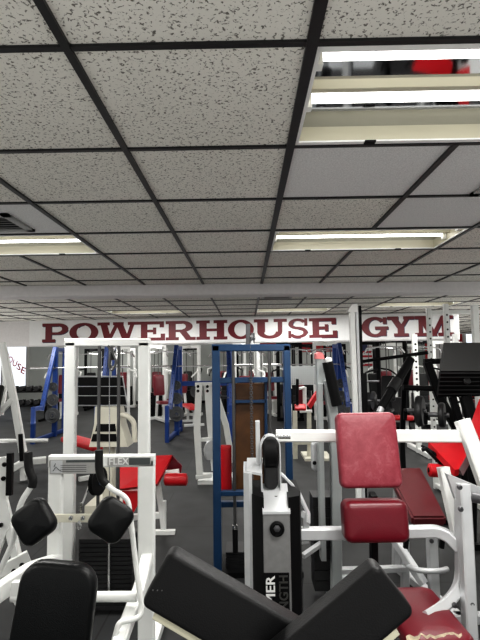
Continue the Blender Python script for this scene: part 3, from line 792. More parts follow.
# outer frame on the right
m = MB(); m.bar([A(461, 500, 2.3), A(461.5, 585, 2.28), A(447, 604, 2.2), A(425, 618, 2.1)], .045, .05, up=(0, 1, 0), fil=.06); m.build('seat_arm', 'silver', t)
m = MB(); m.bar([A(463, 484, 2.25), A(467, 560, 2.22), A(471, 660, 2.15), (A(471, 660, 2.15).x, 2.15, 0)], .05, .06, up=(0, 1, 0)); upr = m.build('frame_post', 'silver', t)
for p in ((459.5, 487), (460.5, 509), (471.5, 604), (472, 618), (454.5, 605)): bolt(upr, A(*p, 2.17), -Y_, .012)
m = MB(); m.bar([A(443, 467, 2.5), A(448, 492, 2.48), A(458, 536, 2.42)], .05, .06, up=(0, 1, 0)); m.build('frame_brace', 'white', t)
m = MB(); m.prism([A(447, 474, 2.36), A(455, 477, 2.34), A(494, 493, 2.2), A(494, 506, 2.2), A(456, 500, 2.34)], (0, .03, 0)); g = m.build('gusset_plate', 'silver', t)
for p in ((460, 488), (477, 497), (472, 499)): bolt(g, A(*p, 2.28), -Y_, .013)
MB().tube([A(470, 497, 2.24), A(482, 499, 2.2)], .022, 14).build('gusset_pin', 'steel', t)
# seat
zs = .57
pl_ = [A(0, 0, 1)]
def onz(px, py, z):
    r = R @ V(((px - 240) / F, -(py - 320) / F, -1)); kk = (z - CAMZ) / r.z
    return V((0, 0, CAMZ)) + r * kk
s1, s2, s3, s4 = onz(383, 586, zs), onz(438, 585, zs), onz(402, 642, zs), onz(470, 640, zs)
c = (s1 + s2 + s3 + s4) / 4
ux = (s2 - s1) + (s4 - s3); uy = (s1 - s3) + (s2 - s4)
MB().pad(c - Z_ * .04, ux, uy, ux.length / 2, uy.length / 2, .08, r=.05, e=.025, puff=.12).build('seat', 'crimson', t)
fm = MB()
un, vn = ux.normalized(), uy.normalized(); e0 = c - vn * (uy.length / 4 - .006)
random.seed(3); ra, rb = [], []
for i in range(15):
    u = -.42 + .84 * i / 14
    ra.append(fm.bm.verts.new(e0 + un * (u * ux.length / 2) + vn * (.012 + random.random() * .030) + Z_ * .007)); rb.append(fm.bm.verts.new(e0 + un * (u * ux.length / 2) - vn * (.006 + random.random() * .006) - Z_ * (.015 + random.random() * .02)))
for i in range(14): fm.face([ra[i], ra[i + 1], rb[i + 1], rb[i]])
fm.build('torn_foam', 'foam', t)
MB().bar([c - Z_ * .08, (c.x, c.y + .1, .04)], .07, .07, up=(0, 1, 0)).build('seat_post', 'silver', t)
MB().box((fx0 - .05, dh - .02, 0), (fx1 + .09, dh + .4, .06)).build('base', 'silver', t)
MB().box((fx1 + .05, dh + .08, 0), (A(471, 660, 2.15).x, dh + .14, .06)).build('base', 'silver', t)

# ---- maroon decline bench behind the pads
t = thing('decline_bench', 'dark maroon padded bench on a silver frame, behind the worn red back pad', 'bench', below(A(420, 580, 3.3)))
s1, s2, s3, s4 = A(386, 468, 3.75), A(421, 467, 3.75), A(412, 517, 3.05), A(446.5, 517, 3.05)
c = (s1 + s2 + s3 + s4) / 4; ux = (s2 - s1) + (s4 - s3); uy = (s1 - s3) + (s2 - s4)
b_ = MB()
nrm = ux.cross(uy).normalized()
top = [s1, s2, s4, s3]
bv = b_.prism(top, -nrm * .065)
bmesh.ops.bevel(b_.bm, geom=list(b_.bm.edges), offset=.014, segments=3, affect='EDGES')
b_.build('bench_pad', 'maroon', t, 60)
kk = 3.1 / 480
MB().bar([A(431, 523, 3.12), (A(431, 523, 3.12).x, 3.12, .05)], 9 * kk, .06, up=(0, 1, 0)).build('post', 'silver', t)
bolt(t, A(431.5, 541, 3.08), -Y_, .014)
MB().tube([A(408, 566, 3.2), A(416, 570, 3.05), A(428, 571, 3.0), A(440, 571, 3.0), A(447, 569, 3.05)], .016, 12, .05).build('lift_handle', 'silver', t)
MB().bar([A(392, 535, 3.3), A(408, 560, 3.2), A(424, 584, 3.12)], .05, .05).build('brace', 'silver', t)
for px in (407, 443): MB().bar([A(px, 534, 3.1), A(px - 1.5, 548, 3.1)], .025, .03, up=(0, 1, 0)).build('rubber_stop', 'black', t)
MB().bar([(A(431, 0, 3.12).x - .25, 3.12, .03), (A(431, 0, 3.12).x + .25, 3.12, .03)], .06, .06).build('foot', 'silver', t)
c2 = A(398, 470, 3.72); MB().bar([c2 - Z_ * .07, (c2.x, 3.85, .05)], .06, .06, up=(0, 1, 0)).build('post', 'silver', t)
MB().bar([(A(431, 0, 3.12).x, 3.1, .03), (c2.x, 3.88, .03)], .06, .06).build('base', 'silver', t)

# ---- grey tower with pink cap and black roller
dg = 3.35
t = thing('tall_grey_machine', 'tall grey angled machine with a faded pink cap and a black roller handle', 'gym machine', below(A(330, 590, dg)))
m = MB(); m.prism([A(317.2, 359, dg), A(323.5, 359, dg), A(329, 381, dg), A(329, 384, dg), A(317.5, 384, dg)], (0, .10, 0)); m.build('head_plate', 'grey', t)
m = MB(); m.prism([A(316.2, 359, dg - .005), A(316.6, 354, dg - .005), A(319, 352, dg - .005), A(322, 352.6, dg - .005), A(324, 355, dg - .005), A(324.4, 359, dg - .005)], (0, .11, 0)); m.build('cap', 'pink', t)
a = A(319.5, 383, dg); MB().bar([a, A(321, 482, dg), (A(321, 482, dg).x, dg, .3)], 5 * dg / 480, .09, up=(0, 1, 0)).build('upright', 'grey', t)
a = A(336, 590, dg)
MB().bar([A(327.5, 380, dg), A(333.5, 420, dg), A(336, 480, dg), (a.x, dg, .04)], 9.5 * dg / 480, .09, up=(0, 1, 0)).build('upright', 'grey', t)
r_ = MB().tube([A(327.5, 362, dg - .1), A(337, 405.5, dg - .1)], .036, 18).build('roller', 'black', t)
MB().tube([A(328, 358, dg - .1), A(328.9, 362, dg - .1)], .022, 16).build('roller_end', 'placardlight', r_)
MB().tube([A(328, 359, dg - .1), A(326, 361, dg + .02)], .014, 10).build('roller_axle', 'chrome', t)
MB().tube([A(337, 403, dg - .1), A(334, 403, dg + .02)], .014, 10).build('roller_axle', 'chrome', t)
a, b = A(318, 566, dg + .1), A(331, 495, dg + .1)
for i in range(9):
    h = (b.z - .06) / 9
    MB().box((a.x - .03, dg + .06, .06 + h * i), (b.x + .02, dg + .24, .06 + h * (i + 1) - .004), .003).build('weight_plate', 'iron', t)
m = MB(); m.pad(A(315.5, 456, dg + .1), V((1, .3, 0)), Z_, .06, .20, .04, r=.028, e=.01, puff=.05); gd = m.build('guard', 'silver', t)
MB().disc(A(314.5, 463, dg + .06), V((.3, -1, 0)), .014, .012, 12).build('guard_bolt', 'black', gd)
MB().box((A(314, 0, dg).x, dg - .1, 0), (A(342, 0, dg).x + .02, dg + .35, .06)).build('base', 'grey', t)
MB().bar([(A(331, 0, dg).x, dg, .62), A(405, 543.5, 3.4)], .05, .05).build('rail', 'silver', t).location
MB().bar([A(341, 570.5, dg), A(405, 568.5, dg)], .05, .035).build('rail', 'silver', t)
MB().bar([A(405, 541, 3.38), A(405, 590, 3.38), (A(405, 590, 3.38).x, 3.38, 0)], .05, .05, up=(0, 1, 0)).build('post', 'silver', t)
MB().bar([A(303, 556, dg - .1), A(322, 543, dg)], .035, .03).build('foot_bar', 'silver', t)
MB().bar([(A(303, 597, 2.9).x, 2.9, .02), (A(330, 600, 3.2).x, 3.3, .02)], .05, .04).build('foot_bar', 'white', t)
# ================================================================== MID DISTANCE
# ---- silver pole pair
dp = 5.0
t = thing('cable_column', 'tall silver double column with a slanted cap, standing between the two sign boards', 'gym machine', below(A(355, 516, dp)))
x = A(351.5, 340, dp)
m = MB(); m.bar([A(351.5, 309, dp), (A(356.5, 420, dp).x, dp, .04)], .052, .07, up=(0, 1, 0)); m.build('column', 'white', t)
m = MB(); m.bar([A(359.2, 306, dp + .02), (A(363, 420, dp).x, dp + .02, .04)], .026, .08, up=(0, 1, 0)); m.build('column', 'black', t)
m = MB(); m.bar([A(356.5, 312, dp - .01), (A(360.6, 420, dp).x, dp - .01, .04)], .028, .05, up=(0, 1, 0)); m.build('column', 'silver', t)
m = MB(); m.prism([A(347.5, 312, dp - .04), A(352, 304.5, dp - .04), A(357.5, 303.5, dp - .04), A(358, 312, dp - .04)], (0, .09, 0)); m.build('cap', 'white', t)
MB().box((x.x - .3, dp - .3, 0), (x.x + .4, dp + .3, .04)).build('base', 'silver', t)

# ---- black plate loaded machine
dk = 4.9
t = thing('plate_loaded_machine', 'black plate loaded lever machine with long diagonal arms, beside the white posts', 'gym machine', below(A(420, 440, dk)))
def bb(name, pts, w, m_='black', fil=0): return MB().bar([A(*p) for p in pts], w, w, up=(0, 1, 0), fil=fil).build(name, m_, t)
ar = MB().tube([A(381, 408, dk - .3), A(393, 388, dk - .2), A(398, 380, dk - .1), A(411, 359, dk)], .042, 14).build('lever_arm', 'black', t)
MB().tube([A(379, 413, dk - .32), A(382, 407, dk - .3)], .03, 14).build('arm_end', 'silver', ar)
MB().tube([A(391, 391, dk - .22), A(397, 381, dk - .12)], .055, 14).build('arm_collar', 'iron', ar)
MB().tube([A(403, 387.5, dk), A(440, 389, dk)], .028, 12).build('crossbar', 'black', t)
MB().tube([A(424, 361.5, dk), A(449, 361, dk)], .028, 12).build('crossbar', 'black', t)
MB().tube([A(362, 361.5, dk + .8), A(428, 352.5, dk + .4)], .02, 10).build('crossbar', 'black', t)
bb('leg', [(427, 362, dk), (440, 399, dk), (456, 427, dk - .3)], .075)
a = A(456, 427, dk - .3); MB().bar([a, (a.x, a.y + .1, 0)], .07, .07, up=(0, 1, 0)).build('leg', 'black', t)
bb('leg', [(411, 360, dk), (404, 388, dk + .1), (402, 440, dk + .4)], .05)
a = A(402, 440, dk + .4); MB().bar([a, (a.x, a.y, 0)], .05, .05, up=(0, 1, 0)).build('leg', 'black', t)
MB().box((a.x - .05, a.y - .45, 0), (a.x + .5, a.y + .1, .05)).build('base', 'black', t)
def ringplate(p, ax, r, th, label, group):
    o = MB(); p = V(p); r0 = .03
    V_ = [(r0, -th / 2), (r * .92, -th / 2), (r, -th / 4), (r, th / 4), (r * .92, th / 2), (r0, th / 2)]
    ax = V(ax).normalized(); s_ = ax.cross(Z_).normalized(); u_ = s_.cross(ax); n = 32
    rings = [o.ring([p + ax * h + (s_ * math.cos(2 * PI * i / n) + u_ * math.sin(2 * PI * i / n)) * q for i in range(n)]) for q, h in V_]
    o.skin(rings, caps=False, loop=True)
    return lab(o.build('weight_plate', 'iron'), label, 'weight plate', group)
pax = V((1, -.55, 0)).normalized()
p1, p2 = A(420, 411, dk - .08), A(442, 415, dk - .36)
for p in (p1, p2):
    MB().tube([p - pax * .12, p + pax * .06], .022, 10).build('plate_peg', 'steel', t)
    MB().bar([p - pax * .12, p - pax * .12 + V((0, .06, .0)), p - pax * .12 + V((0, .08, -.1))], .03, .03).build('peg_arm', 'black', t)
ringplate(p1, pax, .150, .07, 'thick black weight plate hanging on the black lever machine peg', 'plates on the lever machine')
ringplate(p2, pax, .115, .05, 'smaller black weight plate on the lever machine, nearer the sled machine', 'plates on the lever machine')

# ---- black leg press sled at the right edge
dl = 4.1
t = thing('sled_leg_press', 'black sled machine with a broad dark foot plate, above the red bench', 'gym machine', below(A(475, 480, dl)))
m = MB(); m.prism([A(445, 346, dl + .1), A(500, 346, dl + .1), A(500, 371, dl), A(441, 371, dl)], (0, .03, .03)); m.build('top_panel', 'steel', t).data.materials[0] = mat('lit_black_plate', (.03, .03, .03), .5)  # light falling on this black panel is put into its paler colour
m = MB(); m.prism([A(441, 371, dl), A(500, 371, dl), A(500, 396, dl + .25), A(438, 397, dl + .25)], (0, .03, .02)); fp = m.build('foot_plate', 'black', t)
rb = MB()
for i in range(6):
    f0 = (i + .5) / 6
    rb.bar([A(441 - 3 * f0, 371 + 25 * f0, dl + .25 * f0 - .006), A(500, 371 + 25 * f0, dl + .25 * f0 - .006)], .012, .012)
rb.build('plate_rib', 'iron', fp)
MB().disc(A(467, 381, dl + .07), V((0, -1, .3)), .03, .03, 18).build('plate_knob', 'iron', fp)
MB().bar([A(465, 396, dl + .25), A(472, 420, dl + .22), (A(476, 440, dl).x, dl + .22, 0)], .09, .09, up=(0, 1, 0)).build('leg', 'black', t)
MB().bar([A(452, 396, dl + .28), A(462, 430, dl + .3), (A(466, 440, dl + .3).x, dl + .3, 0)], .06, .06, up=(0, 1, 0)).build('leg', 'black', t)
MB().box((A(462, 440, dl).x, dl + .12, 0), (A(500, 440, dl).x, dl + .38, .05)).build('base', 'black', t)

# ---- bright red bench at the right edge
dr = 3.75
t = thing('leg_extension_bench', 'bright red bench with a small red roller at the right picture edge', 'bench', below(A(455, 560, dr)))
m = MB(); m.prism([A(428.5, 442, dr + .1), A(467, 440, dr + .25), A(472, 446, dr + .1), A(459, 469, dr - .25), A(455, 470, dr - .25)], (0, .02, -.05)); m.build('seat', 'red', t)
m = MB(); m.prism([A(484, 400, dr + .2), A(490, 440, dr), A(478, 441, dr + .1), A(472.5, 433, dr + .15)], (.0, .08, 0)); m.build('back_pad', 'red', t)
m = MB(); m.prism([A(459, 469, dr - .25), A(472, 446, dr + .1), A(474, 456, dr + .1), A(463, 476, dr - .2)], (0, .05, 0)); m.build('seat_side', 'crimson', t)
MB().lathe(A(428, 470, dr), A(444, 471, dr) - A(428, 470, dr), [(.025, 0), (.048, .01), (.05, .025), (.05, .12), (.045, .135)], 18).build('roller_pad', 'red', t)
MB().disc(A(428.6, 470, dr - .01), V((1, -.3, 0)), .02, .012, 14).build('roller_cap', 'black', t)
MB().tube([A(422, 450, dr), A(426, 449, dr), A(443, 466, dr), A(446, 468, dr)], .014, 10, .04).build('handle_bar', 'black', t)
MB().tube([A(422, 446, dr + .1), A(430, 450, dr), A(446, 462, dr)], .010, 10, .04).build('handle_bar', 'black', t)
a = A(466, 455, dr + .1)
for dx, dy in ((-.03, 0), (.18, .06)):
    MB().bar([(a.x + dx, a.y + dy, a.z), (a.x + dx + .03, a.y + dy, 0)], .05, .05, up=(0, 1, 0)).build('leg', 'black', t)
MB().bar([A(440, 471, dr + .03), (a.x, a.y, a.z - .05)], .03, .03).build('roller_arm', 'black', t)

# ---- white racks with drilled uprights
def drilled(parent, x, y, z1, w=.055, dpt=.055, hole=.0115, step=.085):
    o = MB().bar([(x, y, z1), (x, y, 0)], w, dpt, up=(0, 1, 0)).mat2('black'); z = .25
    while z < z1 - .1:
        o.disc((x, y - dpt / 2 - .0005, z), Y_, hole, .002, 10); z += step
    return o.build('upright', 'white', parent)
t = thing('power_rack', 'white drilled power rack whose posts stand in front of the last sign letter', 'rack', (2.34, 5.9, 0))
for x_, y_ in ((2.345, 5.62), (2.345, 6.15), (3.5, 5.62), (3.5, 6.15)): drilled(t, x_, y_, 2.25)
for x_ in (2.345, 3.5): MB().bar([(x_, 5.62, .05), (x_, 6.15, .05)], .05, .05).build('base_rail', 'white', t)
MB().bar([(2.345, 6.15, 2.2), (3.5, 6.15, 2.2)], .05, .05).build('crossbar', 'white', t)
MB().bar([(2.345, 6.15, .1), (3.5, 6.15, .1)], .05, .05).build('crossbar', 'white', t)
t = thing('post_column', 'single white column cut by the right picture edge, beyond the black sled', 'gym machine', (A(475.5, 340, 5.3).x, 5.3, 0))
xx = A(476, 340, 5.3).x
MB().bar([(xx, 5.3, 2.2), (xx, 5.3, 0)], .07, .06, up=(0, 1, 0)).build('column', 'white', t)
MB().box((xx - .05, 5.0, 0), (xx + .6, 5.6, .05)).build('base', 'white', t)
t = thing('squat_rack', 'shorter white drilled rack behind the black lever arms', 'rack', (A(417, 400, 8.4).x, 8.4, 0))
for px in (417, 458):
    drilled(t, A(px, 400, 8.4).x, 8.4, 2.02, .085, .07, .02, .10)
    xx = A(px, 400, 8.4).x
    MB().bar([(xx, 7.9, .04), (xx, 8.9, .04)], .08, .08).build('base_rail', 'white', t)
MB().bar([(A(417, 400, 8.4).x, 8.42, .5), (A(458, 400, 8.4).x, 8.42, .5)], .06, .06).build('crossbar', 'white', t)

# ---- narrow white machine standing behind the blue tower
dn = 6.5
t = thing('calf_machine', 'narrow white machine with two slanting drilled columns, beside the navy tower', 'gym machine', below(A(205, 478, dn)))
MB().bar([A(199, 384, dn), A(197, 430, dn - .05), A(200, 476.5, dn - .1)], .085, .06, up=(0, 1, 0)).build('column', 'white', t)
MB().bar([A(208.5, 384, dn + .1), A(211, 420, dn + .1), A(216, 470, dn + .1)], .12, .06, up=(0, 1, 0)).build('column', 'white', t)
MB().bar([A(214, 388, dn + .14), A(226, 425, dn + .2), A(232, 462, dn + .3)], .08, .06, up=(0, 1, 0)).build('brace', 'white', t)
for p in ((198, 386.5), (198, 391), (207.5, 386.5), (207.5, 391)): bolt(t, A(*p, dn - .04), -Y_, .02, 'black')
MB().bar([A(195, 384.5, dn + .04), A(213, 384, dn + .06)], .06, .05).build('top_bar', 'white', t)
MB().bar([A(197.5, 440, dn), A(214, 439, dn + .05)], .05, .05).build('crossbar', 'white', t)
MB().disc(A(210, 450, dn), V((1, -.6, 0)), .13, .03, 24).build('cam', 'silver', t)
MB().bar([A(196, 477, dn - .1), A(212, 475, dn - .1)], .07, .05).build('foot', 'white', t)
MB().box((A(198, 470, dn).x, dn - .05, 0), (A(232, 470, dn).x, dn + .4, .05)).build('base', 'white', t)

# ---- white bench stand at the left edge
dw = 6.7
t = thing('bench_press_stand', 'white slanted tube stand at the left picture edge, before the window', 'rack', below(A(15, 470, dw)))
MB().bar([A(2, 343, dw), A(14, 400, dw), A(23, 452, dw)], .095, .07, up=(0, 1, 0)).build('upright', 'white', t)
MB().bar([A(14, 398, dw), A(-6, 418, dw - .1)], .07, .06, up=(0, 1, 0)).build('brace', 'white', t)
MB().bar([A(1, 415, dw + .05), A(6, 380, dw + .1), A(2, 350, dw + .15)], .06, .06, up=(0, 1, 0)).build('brace', 'white', t)
MB().bar([A(10, 470, dw - .1), A(24, 462, dw), A(46, 460, dw + .1)], .09, .09).build('foot', 'white', t)
MB().bar([A(20.5, 434, dw - .05), A(22, 461, dw - .05)], .05, .05, up=(0, 1, 0)).build('stop_bar', 'black', t)
MB().bar([A(23, 450, dw), (A(24, 463, dw).x, dw, .02)], .08, .06, up=(0, 1, 0)).build('leg', 'white', t)
MB().tube([A(-10, 441, dw + .3), A(48, 440.5, dw + .6)], .03, 10).build('crossbar', 'white', t)
m = MB(); m.pad(A(-10, 410, dw - .2), X_, V((0, .4, 1)), .25, .7, .06, r=.04); m.build('back_pad', 'vinyl', t)

# ---- row machine with perforated panel
ds = 8.0
t = thing('seated_row_machine', 'white seated machine with a grey perforated panel and red pads', 'gym machine', below(A(303, 455, ds)))
a, b = A(288.5, 385, ds + .3), A(318, 366, ds + .3)
ho = MB().box((a.x, ds + .3, a.z), (b.x, ds + .32, b.z)).mat2('black')
for i in range(13):
    for j in range(8): ho.disc((a.x + .03 + i * (b.x - a.x - .06) / 12, ds + .299, a.z + .03 + j * (b.z - a.z - .06) / 7), Y_, .007, .002, 6)
ho.build('perforated_panel', 'grey', t)
for px in (290, 317): MB().bar([A(px, 366, ds + .34), (A(px, 400, ds + .34).x, ds + .34, 0)], .05, .04, up=(0, 1, 0)).build('panel_post', 'white', t)
MB().bar([A(304.5, 387, ds), A(305, 412, ds)], .06, .05, up=(0, 1, 0)).build('post', 'white', t)
MB().bar([A(299, 388.5, ds - .03), A(305, 387.5, ds - .03)], .04, .04).build('arm', 'white', t)
MB().bar([A(300, 411.5, ds), A(312, 411, ds)], .08, .04).build('seat_plate', 'white', t)
imgpad(MB(), A(294.5, 404.5, ds - .1), A(306, 404.5, ds - .1), A(294.5, 410, ds - .2), A(306, 410, ds - .2), .05, r=.02).build('seat', 'red', t)
m = MB(); m.prism([A(308, 406, ds), A(317, 392, ds), A(319, 396, ds), A(311, 409, ds)], (0, .2, 0)); m.build('back_pad', 'red', t)
m = MB(); m.bar([A(301, 385, ds + .05), A(301, 405, ds + .05)], .10, .04, up=(0, 1, 0)); m.build('chest_pad', 'crimson', t)
for px, y0, y1 in ((291.5, 388.5, 404), (297.3, 379, 405)): MB().tube([A(px, y0, ds - .15), A(px, y1, ds - .15)], .024, 12).build('roller', 'black', t)
for px in (295, 309): MB().bar([A(px, 411, ds), (A(px, 440, ds).x, ds, 0)], .07, .05, up=(0, 1, 0)).build('leg', 'cream', t)
MB().bar([A(293, 441, ds - .05), A(312, 440.5, ds - .05)], .05, .12).build('crossbar', 'cream', t)
MB().box((A(293, 0, ds).x, ds - .2, 0), (A(318, 0, ds).x, ds + .4, .04)).build('base', 'cream', t)

# ================================================================== REPEATED THINGS
def make_barbell():
    t = thing('barbell', 'x', 'barbell', (0, 0, 0), 'barbells on the blue racks')
    MB().tube([(-.68, 0, 0), (.68, 0, 0)], .014, 10).build('shaft', 'chrome', t)
    for s in (-1, 1):
        MB().tube([(s * .69, 0, 0), (s * 1.1, 0, 0)], .025, 12).build('sleeve', 'chrome', t)
        MB().disc((s * .68, 0, 0), X_, .038, .03, 16).build('collar', 'steel', t)
    return t
def make_rack():
    t = thing('blue_squat_rack', 'x', 'rack', (0, 0, 0), 'blue racks along the room')
    H = 1.94
    for s in (-1, 1):
        x = s * .575
        MB().bar([(x, 0, H), (x, 0, 0)], .10, .09, up=(0, 1, 0)).build('upright', 'blue', t)
        MB().bar([(x, .55, H), (x, .55, 0)], .09, .09, up=(0, 1, 0)).build('upright', 'blue', t)
        o = MB().bar([(x, -.03, H), (x - s * -.06, -.55, .62)], .09, .07, up=(0, 1, 0)).mat2('black')
        for i in range(12):
            f = (i + 1) / 13; o.disc((x + s * .06 * f, -.03 - .52 * f - .035, H - (H - .62) * f), V((0, -1, -.4)), .014, .004, 8)
        o.build('sloped_leg', 'blue', t)
        g = MB(); g.bar([(x + s * .06, -.5, .68), (x + s * .06, -.95, .68)], .08, .08); g.bar([(x + s * .06, -.93, .72), (x + s * .06, -.93, 0)], .08, .08, up=(0, 1, 0)); g.bar([(x + s * .06, -.93, .05), (x, .7, .05)], .08, .08)
        g.build('guard_frame', 'blue', t)
        MB().bar([(x, 0, H - .05), (x, .55, H - .05)], .07, .08).build('top_rail', 'blue', t)
        MB().tube([(x, -.02, 1.465), (x, -.10, 1.465), (x, -.125, 1.50)], .010, 8).build('bar_hook', 'steel', t)
        for z in (1.08, .80, .47): MB().tube([(x - s * .02, -.03, z), (x - s * .02, -.22, z)], .014, 8).build('plate_peg', 'steel', t)
    for z in (1.08,): MB().bar([(-.575, .55, z), (.575, .55, z)], .06, .11).build('crossbar', 'blue', t)
    return t
RK = [(81, 10.6, 'blue squat rack seen beyond the window side, partly behind the white tower frame'),
      (203, 10.6, 'blue squat rack seen between the white tower frame and the navy tower'),
      (314, 10.6, 'blue squat rack beyond the perforated panel, showing beside the silver column')]
rk0 = None; bb0 = None
plate0 = None
def plate_thing():
    t = thing('weight_plate', 'x', 'weight plate', (0, 0, 0), 'plates stored on the blue racks')
    o = MB(); n = 28
    rings = [o.ring([V((r_ * math.cos(2 * PI * i / n), h_, r_ * math.sin(2 * PI * i / n))) for i in range(n)]) for r_, h_ in [(.02, -.02), (.04, -.026), (.06, -.025), (.07, -.012), (.11, -.012), (.12, -.02), (.125, -.015), (.125, .015), (.12, .02), (.02, .02)]]
    o.skin(rings, caps=False, loop=True).build('disc', 'ironlight', t)
    return t
for n_, (px, dd, l) in enumerate(RK):
    loc = (A(px, 400, dd).x, dd, 0)
    if n_ == 0: rk0 = make_rack(); rk0.location = loc; rk0['label'] = l
    else: dup(rk0, loc, 0, l)
    bl_ = ['steel barbell racked on the blue rack nearest the window', 'steel barbell racked on the middle blue rack behind the navy tower', 'steel barbell racked on the blue rack beside the silver column'][n_]
    bloc = (loc[0], dd - .085, 1.492)
    if n_ == 0: bb0 = make_barbell(); bb0.location = bloc; bb0['label'] = bl_
    else: dup(bb0, bloc, 0, bl_)
    where = ['the blue rack nearest the window', 'the middle blue rack', 'the blue rack beside the silver column'][n_]
    for z, sz, nm in ((1.08, .8, 'topmost'), (.80, 1.0, 'second'), (.47, 1.3, 'lowest')):
        s = 1 if n_ == 2 else -1
        ploc = (loc[0] + s * .555, dd - .17, z); pl_lab = '%s iron plate stored on the post of %s' % (nm, where)
        if plate0 is None: plate0 = plate_thing(); plate0.location = ploc; plate0['label'] = pl_lab; plate0.scale = (sz, 1, sz)
        else: dup(plate0, ploc, 0, pl_lab, (sz, 1, sz))
dup(plate0, (A(197, 391, 10.9).x, 10.9 - .17, at(197, 391, 10.9).z), 0, 'iron plate between the middle blue rack and the narrow white machine', (1.1, 1, 1.1))
a = A(197, 391, 10.9)

# dumbbell rack with dumbbells, below the window
dd = 13.4
xa, xb = A(-30, 400, dd).x, A(46, 400, dd).x
t = thing('dumbbell_rack', 'long black two tier dumbbell rack below the window', 'rack', ((xa + xb) / 2, dd, 0))
for z in (.40, .78):
    MB().box((xa, dd - .18, z), (xb, dd + .18, z + .03)).build('shelf', 'black', t)
for x_ in (xa + .05, xb - .05):
    MB().bar([(x_, dd + .1, .95), (x_, dd + .1, 0)], .06, .06, up=(0, 1, 0)).build('leg', 'black', t)
    MB().bar([(x_, dd - .3, .03), (x_, dd + .3, .03)], .06, .06).build('foot', 'black', t)
db0 = None
N = 9
for r_i, z in enumerate((.43, .81)):
    for i in range(N):
        x_ = xa + .22 + (xb - xa - .44) * i / (N - 1)
        loc = (x_, dd - .02, z + .076)
        l = 'black round dumbbell lying on the %s shelf of the rack below the window' % ('lower' if r_i == 0 else 'upper')
        if db0 is None:
            db0 = thing('dumbbell', l, 'dumbbell', loc, 'dumbbells on the rack')
            for s in (-1, 1): MB().disc(V(loc) + V((0, s * .09, 0)), Y_, .075, .09, 16).build('head', 'iron', db0)
            MB().tube([V(loc) + V((0, -.09, 0)), V(loc) + V((0, .09, 0))], .016, 8).build('handle', 'chrome', db0)
        else: dup(db0, loc, 0, l)

# distant white cable machines with red pads
def station(frame, pad, stack='black'):
    t = thing('cable_machine', 'x', 'gym machine', (0, 0, 0), 'distant weight machines')
    for x in (-.3, .3): MB().bar([(x, 0, 2.0), (x, 0, 0)], .09, .07, up=(0, 1, 0)).build('upright', frame, t)
    MB().bar([(-.34, 0, 2.0), (.34, 0, 2.0)], .09, .09).build('top_bar', frame, t)
    MB().bar([(0, .02, 2.0), (0, -.75, 1.95)], .07, .07).build('overhead_arm', frame, t)
    for x in (-.12, .12): MB().tube([(x, 0, 1.98), (x, 0, .1)], .012, 6).build('guide_rod', 'rod', t)
    MB().box((-.2, -.08, .08), (.2, .10, .72)).build('weight_stack', stack, t)
    MB().box((-.35, -.1, 0), (.35, .14, .08)).build('base', frame, t)
    MB().bar([(0, -.05, .05), (0, -1.1, .05)], .08, .08).build('base_rail', frame, t)
    MB().bar([(0, -.85, .05), (0, -.85, .5)], .07, .07, up=(0, 1, 0)).build('seat_post', frame, t)
    MB().pad((0, -.85, .52), X_, Y_, .34, .36, .07, r=.04).build('seat', pad, t)
    MB().pad((0, -.42, .95), X_, V((0, .15, 1)), .30, .55, .07, r=.04).build('back_pad', pad, t)
    MB().bar([(0, -.36, .95), (0, -.2, .05)], .06, .06, up=(0, 1, 0)).build('pad_post', frame, t)
    MB().tube([(-.42, -.68, 1.72), (-.36, -.75, 1.83), (0, -.75, 1.86), (.36, -.75, 1.83), (.42, -.68, 1.72)], .018, 8, .05).build('pull_bar', 'chrome', t)
    MB().tube([(0, -.75, 1.95), (0, -.75, 1.86)], .006, 6).build('cable', 'steel', t)
    for s in (-1, 1):
        MB().tube([(s * .3, -.1, 1.35), (s * .48, -.4, 1.3), (s * .48, -.75, 1.15)], .022, 8, .08).build('press_arm', frame, t)
    return t
ws = station('white', 'crimson'); bs = station('black', 'vinyl', 'iron')
used = {'w': False, 'b': False}
def place(kind, px, dd, rz, l, sc=None):
    src = ws if kind == 'w' else bs
    loc = (A(px, 400, dd).x, dd, 0)
    if not used[kind]:
        used[kind] = True; src.location = loc; src.rotation_euler = (0, 0, rz); src['label'] = l
        if sc: src.scale = sc
    else: dup(src, loc, rz, l, sc)
ordn = ['first', 'second', 'third', 'fourth', 'fifth', 'sixth', 'seventh', 'eighth', 'ninth']
for i, px in enumerate((94, 126, 158, 190, 222, 254, 286)):
    place('bw'[i % 3 > 0], px, 16.8, (.06, -.05)[i % 2], '%s cable machine, %s from the window in the row along the far wall' % (('black', 'white')[i % 3 > 0], ordn[i]))
for i, (px, dd, rz) in enumerate(((154, 13.4, .5), (190, 14.2, -.4), (266, 14.6, .2))):
    place('w', px, dd, rz, ['white cable machine nearer than the far row, beside the white tower post', 'white cable machine with red seat showing above the middle blue rack crossbar', 'white cable machine framed by the top of the navy tower'][i])
for i, (px, dd, rz) in enumerate(((304, 14.5, .2), (336, 14.9, -.2), (366, 12.6, .3), (393, 11.0, -.5), (228, 15.0, -.05))):
    place('b', px, dd, rz, ['black cable machine behind the perforated panel', 'black cable machine beyond the tall grey machine cap', 'black cable machine in front of the striped flag', 'black cable machine between the flag and the red door', 'black cable machine showing through the navy tower'][i])
place('w', 406, 15.2, .2, 'white cable machine before the red door with the mirror')

